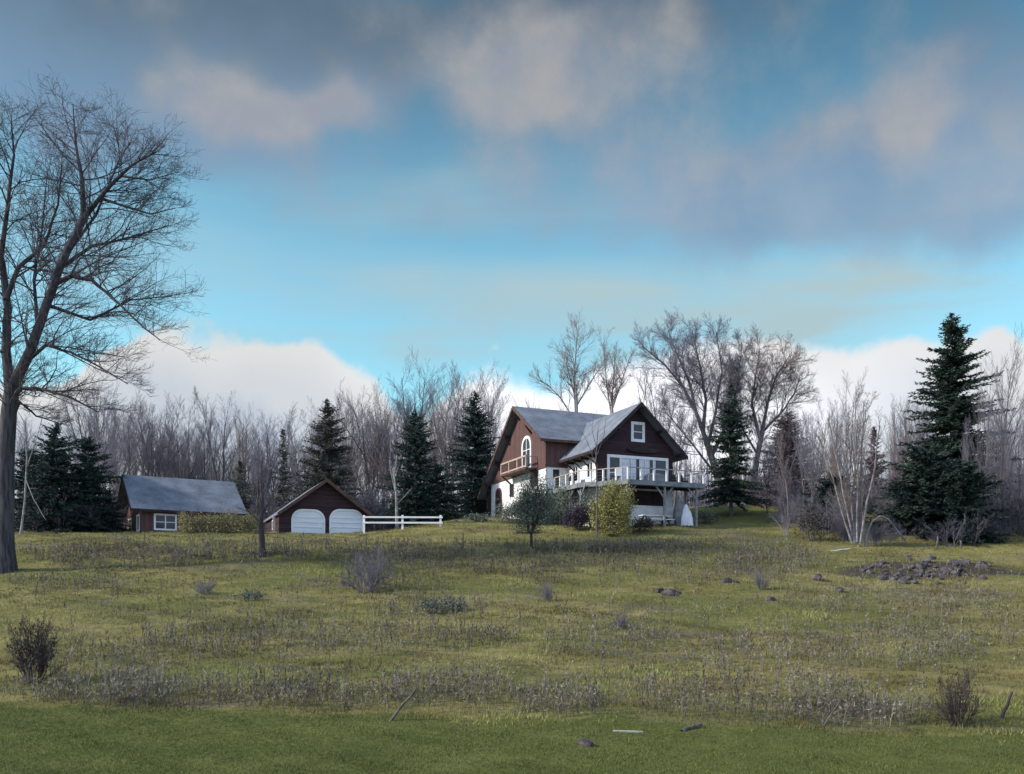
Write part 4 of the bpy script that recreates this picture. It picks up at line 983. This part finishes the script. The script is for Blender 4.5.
MB().hexa([(u, 0, z) for u, z in prof], [(u, 8.5, z) for u, z in prof]).build('wall', M['wood'], gar)
slab([(um, -.7, zr), (ul_, -.7, zl0), (ul_, 9.2, zl0), (um, 9.2, zr)], .18).build('roof', M['roof'], gar)
slab([(um + .002, -.7, zr), (ur_, -.7, zl0), (ur_, 9.2, zl0), (um + .002, 9.2, zr)], .18).build('roof', M['roof'], gar)
q = MB()
for e in (ul_, ur_): q.hexa([(um, -.76, zr + .03), (e, -.76, zl0 + .02), (e, -.76, zl0 - .32), (um, -.76, zr - .32)], [(um, -.703, zr + .03), (e, -.703, zl0 + .02), (e, -.703, zl0 - .32), (um, -.703, zr - .32)])
q.build('barge_board', M['brown'], gar)
for a0, a1 in ((291.2, 325), (329.2, 363.2)):
    u0, u1_ = glu(a0), glu(a1); uc = (u0 + u1_) / 2; zt = glz(509.3, uc); zb0 = -.15
    window(gar, (uc, 0, (zt + zb0) / 2), u1_ - u0, zt - zb0, 'u', 0, .17, name='garage_door', arch=1.0, mat='white', pane='door', proud=.1, bars=(-.45, .0, .45))
window(gar, (gw0, 3.5, 1.0), .9, .9, 'v', 0, .1)
MB().box(glu(274) - .1, glu(274) + .1, -.1, .1, -.3, glz(517, glu(274))).build('corner_post', M['tan'], gar)

# ------------------------------------------------------------------ barn
bar, BX, BY, BZ, bc, bs = frame(141.3, 86, R(32), 'barn', 'small reddish barn with a wide blue grey roof', 'barn')
def blu(px, v=0): k = (px - CX) / F; return (k * (BY + v * bc) - (BX - v * bs)) / (bc - k * bs)
def blv(px, u=0): k = (px - CX) / F; return (BX + u * bc - k * (BY + u * bs)) / (bs + k * bc)
def blz(py, u, v=0): return (HY - py) / F * (BY + u * bs + v * bc) - BZ
L_ = blu(240); hd = 4.6; ze = blz(508.6, 0, -.6); zrr = blz(474.5, -.9, hd); sl2 = (zrr - ze) / (hd + .6)
prof = [(0, -.6), (2 * hd, -.6), (2 * hd, zrr - sl2 * hd - .1), (hd, zrr - .1), (0, zrr - sl2 * hd - .1)]
MB().hexa([(0, v, z) for v, z in prof], [(L_, v, z) for v, z in prof]).build('wall', M['wood_red'], bar)
slab([(-1.0, hd, zrr), (-1.0, -.6, ze), (L_ + .6, -.6, ze), (L_ + .6, hd, zrr)], .18).build('roof', M['roof'], bar)
slab([(-1.0, hd + .002, zrr), (-1.0, 2 * hd + .6, ze), (L_ + .6, 2 * hd + .6, ze), (L_ + .6, hd + .002, zrr)], .18).build('roof', M['roof'], bar)
q = MB()
for e in (-.6, 2 * hd + .6): q.hexa([(-1.06, hd, zrr + .03), (-1.06, e, ze + .02), (-1.06, e, ze - .3), (-1.06, hd, zrr - .3)], [(-1.003, hd, zrr + .03), (-1.003, e, ze + .02), (-1.003, e, ze - .3), (-1.003, hd, zrr - .3)])
q.box(-1.0, L_ + .6, -.66, -.603, ze - .26, ze - .02)
q.build('barge_board', M['dark'], bar)
for v in (.0, hd, 2 * hd): MB().box(-.95, -.003, v - .1, v + .1, zrr - sl2 * abs(v - hd) - .55, zrr - sl2 * abs(v - hd) - .3).build('eave_bracket', M['dark'], bar)
u0, u1_ = blu(153.8), blu(176.8); zt, zb0 = blz(513.3, u0), blz(530.0, u0); window(bar, ((u0 + u1_) / 2, 0, (zt + zb0) / 2), u1_ - u0, zt - zb0, 'u', 0, .17, mull=(0,), bars=(0,))
va, vb_ = blv(140.2), blv(136.2); vm = abs(va - vb_); window(bar, (0, .45 + vm / 2, (blz(514, 0, .8) + blz(531, 0, .8)) / 2), min(1.5, vm), 1.65, 'v', 0, .17)
window(bar, (0, 6.2, .85), 1.7, 2.0, 'v', 0, .17, name='door', mull=(0,))

# ------------------------------------------------------------------ white rail fence by the garage
fx0, fx1 = pt(364, 525, 82)[0], pt(440.5, 525, 82)[0]
t = empty('rail_fence', ((fx0 + fx1) / 2, 82, gz((fx0 + fx1) / 2, 82)), 0, 'white two rail fence between the garage and the house', 'fence')
fz = (HY - 517.2) / F * 82 - t.location.z
for px_ in (364, 402.5, 440.5):
    x = pt(px_, 0, 82)[0] - t.location.x; g0 = gz(x + t.location.x, 82) - t.location.z - .2
    MB().box(x - .09, x + .09, -.08, .08, g0, fz + .18).build('post', M['white'], t)
for z in (fz, fz - .5):
    MB().beam((fx0 - t.location.x - .1, -.12, z + .0), (fx1 - t.location.x + .2, -.12, z - .02), .06, .15).build('rail', M['white'], t)

# ------------------------------------------------------------------ stones
def rock_mesh(seed, sx, sy, sz):
    import bmesh
    r = random.Random(seed); bm = bmesh.new(); bmesh.ops.create_icosphere(bm, subdivisions=2, radius=1)
    pl = [(Vector((r.gauss(0, 1), r.gauss(0, 1), r.gauss(0, 1))).normalized(), r.uniform(.55, .85)) for _ in range(8)]
    for v in bm.verts:
        for n_, d in pl:
            e = v.co.dot(n_) - d
            if e > 0: v.co -= n_ * e
        v.co *= 1 + r.uniform(-.05, .05); v.co.x *= sx; v.co.y *= sy; v.co.z *= sz
    me = bpy.data.meshes.new('stone'); bm.to_mesh(me); bm.free(); return me
rk = [rock_mesh(i, 1, rnd.uniform(.6, .9), rnd.uniform(.45, .75)) for i in range(6)]
def stone(px, py, wpx, label, mat='stone', group=None, i=None, tilt=.2, name='stone'):
    x, y, z = atp(px, py); s = wpx * y / F / 2; me = rk[rnd.randrange(6)].copy() if mat != 'stone' else rk[rnd.randrange(6)]
    if mat != 'stone': me.materials.clear()
    o = link_mesh(name, me, M[mat]); o.location = (x, y, z + s * (.14 if 'heap' in label else -.04)); o.rotation_euler = (rnd.uniform(-tilt, tilt), rnd.uniform(-tilt, tilt), rnd.uniform(0, 6.28)); o.scale = (s, s, s)
    return tag(o, label, 'stone', group)
for i in range(34):
    stone(rnd.gauss(928, 30), rnd.gauss(573, 6.0), rnd.choice([4, 5, 6, 8, 10, 13, 17]), 'grey stone in the low heap at the right edge of the field', group='stones of the heap in the field')
for i in range(40):
    stone(rnd.uniform(853, 985), rnd.gauss(572, 5.0), rnd.uniform(5, 15), 'dark lump of earth and stone at the left end of the stone heap', mat='stone_dark', group='dark lumps beside the stone heap')
stone(672, 594, 24, 'flat dark boulder in mid field, largest of the loose boulders', 'stone_dark', name='boulder', tilt=.05); stone(660, 592, 13, 'dark boulder touching the left side of the largest flat boulder', 'stone_dark', name='boulder', tilt=.05)
stone(727, 582, 15, 'dark flat boulder in the field below the deck corner', 'stone_dark', name='boulder', tilt=.05); stone(736, 582, 9, 'little dark stone touching the boulder below the deck corner', 'stone_dark')
stone(770, 600, 18, 'dark humped stone low in the field, below the small leafless shrub', 'stone_dark', name='boulder', tilt=.05); stone(818, 580, 16, 'dull stone left of the stone heap', 'stone_dark', name='boulder', tilt=.05)
stone(840, 592, 12, 'dull stone just below the left end of the stone heap', 'stone_dark')
for px_, py_, w in ((455, 522, 10), (463, 521, 8), (471, 520, 9), (485, 521, 7)): stone(px_, py_, w, 'pale stone in the row at the left corner of the house', group='pale stones by the house corner')
stone(334, 533, 4, 'small pale stone before the right garage door'); stone(380, 532, 4, 'small pale stone below the white rail fence')
stone(585, 745, 20, 'low dark clod lying on the mown grass strip', 'stone_dark', name='clod', tilt=.05)
for px_, py_, w, h in ((948, 546, 11, 1), (925, 545, 8, 1), (940, 544, 9, 1)): stone(px_, py_, w, 'pale stone at the foot of the big broad cedar', group='pale stones below the cedar')

# ------------------------------------------------------------------ dead wood, stakes and posts in the field
def stick(name, p0, p1, r0, r1, mat, label, cat, lean=0.0, box=None):
    x, y, z = atp(*p0); X1, Y1, Z1 = pt(p1[0], p1[1], y + lean)
    t = MB(); d = (X1 - x, Y1 - y, Z1 - z)
    if box: t.beam((0, 0, .0), d, box[0], box[1]); o = t.build(name, M[mat], bevel=.008)
    else:
        r = random.Random(p0[0]); Pn = [tuple(d[c] * f - (0.12 * d[c] if f == 0 else 0) + (r.gauss(0, .015) if 0 < f < 1 else 0) for c in range(3)) for f in (0, .25, .5, .75, 1)]
        V, P = tubes_mesh([(Pn, [r0 + (r1 - r0) * f for f in (0, .25, .5, .75, 1)], 7)]); 
        me = np_mesh(name, V, P, True); o = link_mesh(name, me, M[mat])
    o.location = (x, y, z); return tag(o, label, cat)
stick('leaning_stick', (391, 721), (416, 689), .045, .03, 'log', 'dark stick leaning to the right at the edge of the mown strip', 'stick')
stick('leaning_stick', (1002, 718), (1012, 692), .055, .04, 'twig_dark', 'dark leaning stub at the lower right edge of the field', 'stick')
stick('leaning_stick', (824, 726), (842, 697), .03, .015, 'log', 'thin grey stick leaning among weeds left of the lower right shrub', 'stick')
stick('fallen_log', (684, 731), (701, 724), .07, .06, 'log', 'short dark log tipped up at the edge of the mown strip', 'log', lean=.5)
stick('plank', (613, 731), (643, 732), 0, 0, 'plank', 'pale plank lying flat at the edge of the mown strip', 'plank', box=(.14, .05))
for p, q_, l in (((326, 549), (326.5, 536), 'thin stake below the left garage door'), ((366, 547), (366, 535), 'thin stake below the left end of the rail fence'), ((463, 549), (463, 533), 'thin pale stake below the right end of the rail fence'), ((144, 548), (144.5, 533), 'thin stake below the barn window')):
    stick('stake', p, q_, .045, .04, 'log', l, 'stake')
stick('snag', (937, 549), (938, 536), .09, .07, 'log', 'pale broken snag standing before the big broad cedar', 'stump')
stick('snag', (961, 549), (961, 540), .10, .08, 'log', 'short dark snag right of the pale broken snag', 'stump')
stick('fallen_log', (832, 551), (850, 549), .09, .08, 'plank', 'pale fallen log left of the birch roots', 'log')

# ------------------------------------------------------------------ sky, sun, camera
SUN_EL, SUN_AZ = 30.0, -102.0     # the sun stands to the left (azimuth measured from +Y towards +X)
w = bpy.data.worlds.new('World'); SC.world = w; w.use_nodes = True
t = w.node_tree; t.nodes.clear(); g = G(t)
out = g.n('ShaderNodeOutputWorld'); bg = g.n('ShaderNodeBackground', _Strength=.10); g.l(bg.outputs[0], out.inputs[0])
sky = g.n('ShaderNodeTexSky', sky_type='NISHITA', sun_disc=False, sun_elevation=R(SUN_EL), sun_rotation=R(SUN_AZ), altitude=200, air_density=1.0, dust_density=.6, ozone_density=1.6)
tc = g.n('ShaderNodeTexCoord'); dirv = tc.outputs['Generated']
sp = g.n('ShaderNodeSeparateXYZ'); g.l(dirv, sp.inputs[0])
nzA = g.n('ShaderNodeTexNoise', _Scale=5.0, _Detail=2.5, _Roughness=.5); g.l(dirv, nzA.inputs['Vector'])
sc2 = g.n('ShaderNodeSeparateColor'); g.l(nzA.outputs['Color'], sc2.inputs[0])
az0 = g.m('ARCTAN2', sp.outputs[0], sp.outputs[1]); el0 = g.m('ARCSINE', sp.outputs[2])
az = g.m('ADD', az0, g.m('MULTIPLY_ADD', sc2.outputs[0], .20, -.10)); el = g.m('ADD', el0, g.m('MULTIPLY_ADD', sc2.outputs[1], .15, -.075))
def AE(px, py):
    a = math.atan((px - CX) / F); return a, math.atan((HY - py) / F * math.cos(a))
def blobs(lst):
    s = None
    for px, py, rx, ry, wt in lst:
        a, e = AE(px, py); dx = g.m('MULTIPLY', g.m('SUBTRACT', az, a), F / rx); dy = g.m('MULTIPLY', g.m('SUBTRACT', el, e), F / ry)
        x = g.m('MULTIPLY', g.m('EXPONENT', g.m('MULTIPLY', g.m('ADD', g.m('MULTIPLY', dx, dx), g.m('MULTIPLY', dy, dy)), -1.0)), wt)
        s = x if s is None else g.m('ADD', s, x)
    return s
cn = g.noise(dirv, 8, 12, .58, .0); cb = g.noise(dirv, 3.2, 6, .55, .4)
def vmul(c, v): return tuple(x * v for x in c)
skyc = g.mix(1.0, sky.outputs[0], (1.42, 2.03, 1.70), 'MULTIPLY')
skyc = g.mix(g.ramp(el0, .28, .62), skyc, g.mix(1.0, skyc, (.42, .46, .50), 'MULTIPLY'))
# thin veil low on the right, streaks
mpv = g.n('ShaderNodeMapping'); mpv.inputs['Scale'].default_value = (1.2, 1.2, 9); mpv.inputs['Rotation'].default_value = (0, R(9), 0); g.l(dirv, mpv.inputs[0])
streak = g.noise(mpv.outputs[0], 1.7, 5, .55, .5)
veil = g.m('MULTIPLY', g.m('ADD', blobs([(880, 285, 330, 70, .95), (640, 318, 300, 34, .9), (400, 325, 260, 36, .6), (120, 250, 160, 90, .35), (430, 225, 130, 40, .4)]), 0), g.ramp(streak, .25, .75), clamp=True)
skyc = g.mix(veil, skyc, (3.3, 4.5, 4.9))
# grey mauve clouds
gm = g.m('ADD', blobs([(40, 40, 330, 90, 1.2), (250, 20, 190, 50, .7), (640, 8, 210, 36, .8), (780, 190, 150, 62, .85), (930, 190, 110, 75, .8), (590, 115, 130, 60, .6), (200, 130, 130, 50, .4), (560, 225, 110, 36, .5), (1010, 60, 90, 120, .45), (430, 240, 60, 26, .35)]), g.m('MULTIPLY_ADD', cn, 1.5, -.75))
gmask = g.m('MULTIPLY', g.ramp(gm, .28, 1.0), .70)
gcol = g.mix(g.ramp(g.m('ADD', cb, g.m('MULTIPLY', cn, .5)), .5, 1.0), (1.35, 2.1, 3.3), (2.6, 3.0, 3.8))
dark = g.ramp(g.m('ADD', el0, g.m('MULTIPLY_ADD', cn, .2, -.1)), .42, .60)
gcol = g.mix(dark, gcol, (.95, 1.25, 1.65))
skyc = g.mix(gmask, skyc, gcol)
# cream puffs lit by the sun
pm = g.m('ADD', blobs([(250, 104, 66, 32, 1.5), (335, 108, 40, 26, 1.0), (520, 110, 85, 50, .95), (640, 62, 170, 48, .75), (905, 130, 66, 32, 1.2), (700, 150, 90, 30, .35), (570, 205, 120, 26, .45)]), g.m('MULTIPLY_ADD', cn, 1.7, -.85))
skyc = g.mix(g.m('MULTIPLY', g.ramp(pm, .1, 1.1), .72), skyc, g.mix(g.ramp(cn, .35, .7), (2.7, 2.8, 3.2), (3.9, 3.7, 3.5)))
# bright cumulus bank along the horizon with billowed tops
bl = g.n('ShaderNodeTexVoronoi', feature='SMOOTH_F1', _Scale=9.0); bl.inputs['Smoothness'].default_value = .6; g.l(dirv, bl.inputs['Vector'])
az1 = g.m('ADD', az0, g.m('MULTIPLY_ADD', sc2.outputs[0], .10, -.05))
top = None
for px, py, rx, dh in ((255, 0, 120, 58), (150, 0, 60, 26), (335, 0, 55, 34), (560, 0, 110, 50), (480, 0, 50, 24), (840, 0, 130, 46), (1010, 0, 160, 20), (-200, 0, 200, 60), (690, 0, 90, 22)):
    a = math.atan((px - CX) / F); dx = g.m('MULTIPLY', g.m('SUBTRACT', az1, a), F / rx)
    x = g.m('MULTIPLY', g.m('EXPONENT', g.m('MULTIPLY', g.m('MULTIPLY', dx, dx), -1.0)), dh / F); top = x if top is None else g.m('ADD', top, x)
hgt = g.m('ADD', g.m('ADD', top, .250), g.m('ADD', g.m('MULTIPLY_ADD', cn, .12, -.06), g.m('MULTIPLY', bl.outputs['Distance'], -.10)))
cm = g.ramp(g.m('SUBTRACT', hgt, el0), -.004, .018)
body = g.ramp(g.m('SUBTRACT', hgt, el0), .0, .10)
ccol = g.mix(body, (6.2, 5.95, 5.7), (4.1, 4.4, 5.1)); ccol = g.mix(g.m('MULTIPLY', g.ramp(cn, .42, .62), .6), ccol, (5.8, 5.65, 5.6))
glow = blobs([(590, 390, 150, 60, 1.0), (760, 420, 150, 60, .5)])
ccol = g.mix(g.m('MULTIPLY', glow, .95, clamp=True), ccol, (9.6, 9.4, 9.9))
cm = g.m('MULTIPLY', cm, .93)
skyc = g.mix(cm, skyc, ccol)
# unseen bluish cloud overhead and behind the camera, added to light shaded fronts
back = g.m('MULTIPLY', g.ramp(sp.outputs[1], .35, -.25), g.ramp(cb, .30, .55))
skyc = g.mix(back, skyc, (5.8, 7.3, 10.2))
g.l(skyc, bg.inputs['Color'])
try: w.cycles.sampling_method = 'MANUAL'; w.cycles.sample_map_resolution = 512
except Exception: pass

sun = bpy.data.lights.new('sun', 'SUN'); sun.energy = 3.9; sun.angle = R(4); sun.color = (1.0, .93, .84)
so = bpy.data.objects.new('sun', sun); COL.objects.link(so)
sd = Vector((math.sin(R(SUN_AZ)) * math.cos(R(SUN_EL)), math.cos(R(SUN_AZ)) * math.cos(R(SUN_EL)), math.sin(R(SUN_EL))))
so.rotation_euler = sd.to_track_quat('Z', 'Y').to_euler(); so.location = (-40, 20, 60)

cam = bpy.data.cameras.new('camera'); cam.sensor_width = 36; cam.lens = F / 1024 * 36; cam.shift_y = (HY - 387) / 1024; cam.clip_end = 3000; cam.clip_start = .1
co = bpy.data.objects.new('camera', cam); COL.objects.link(co); co.location = (0, 0, 0); co.rotation_euler = (R(90), 0, 0); SC.camera = co
vs = SC.view_settings; vs.view_transform = 'Standard'; vs.look = 'None'; vs.exposure = 0.38; vs.gamma = 1.0
SC.cycles.max_bounces = 6; SC.cycles.diffuse_bounces = 3
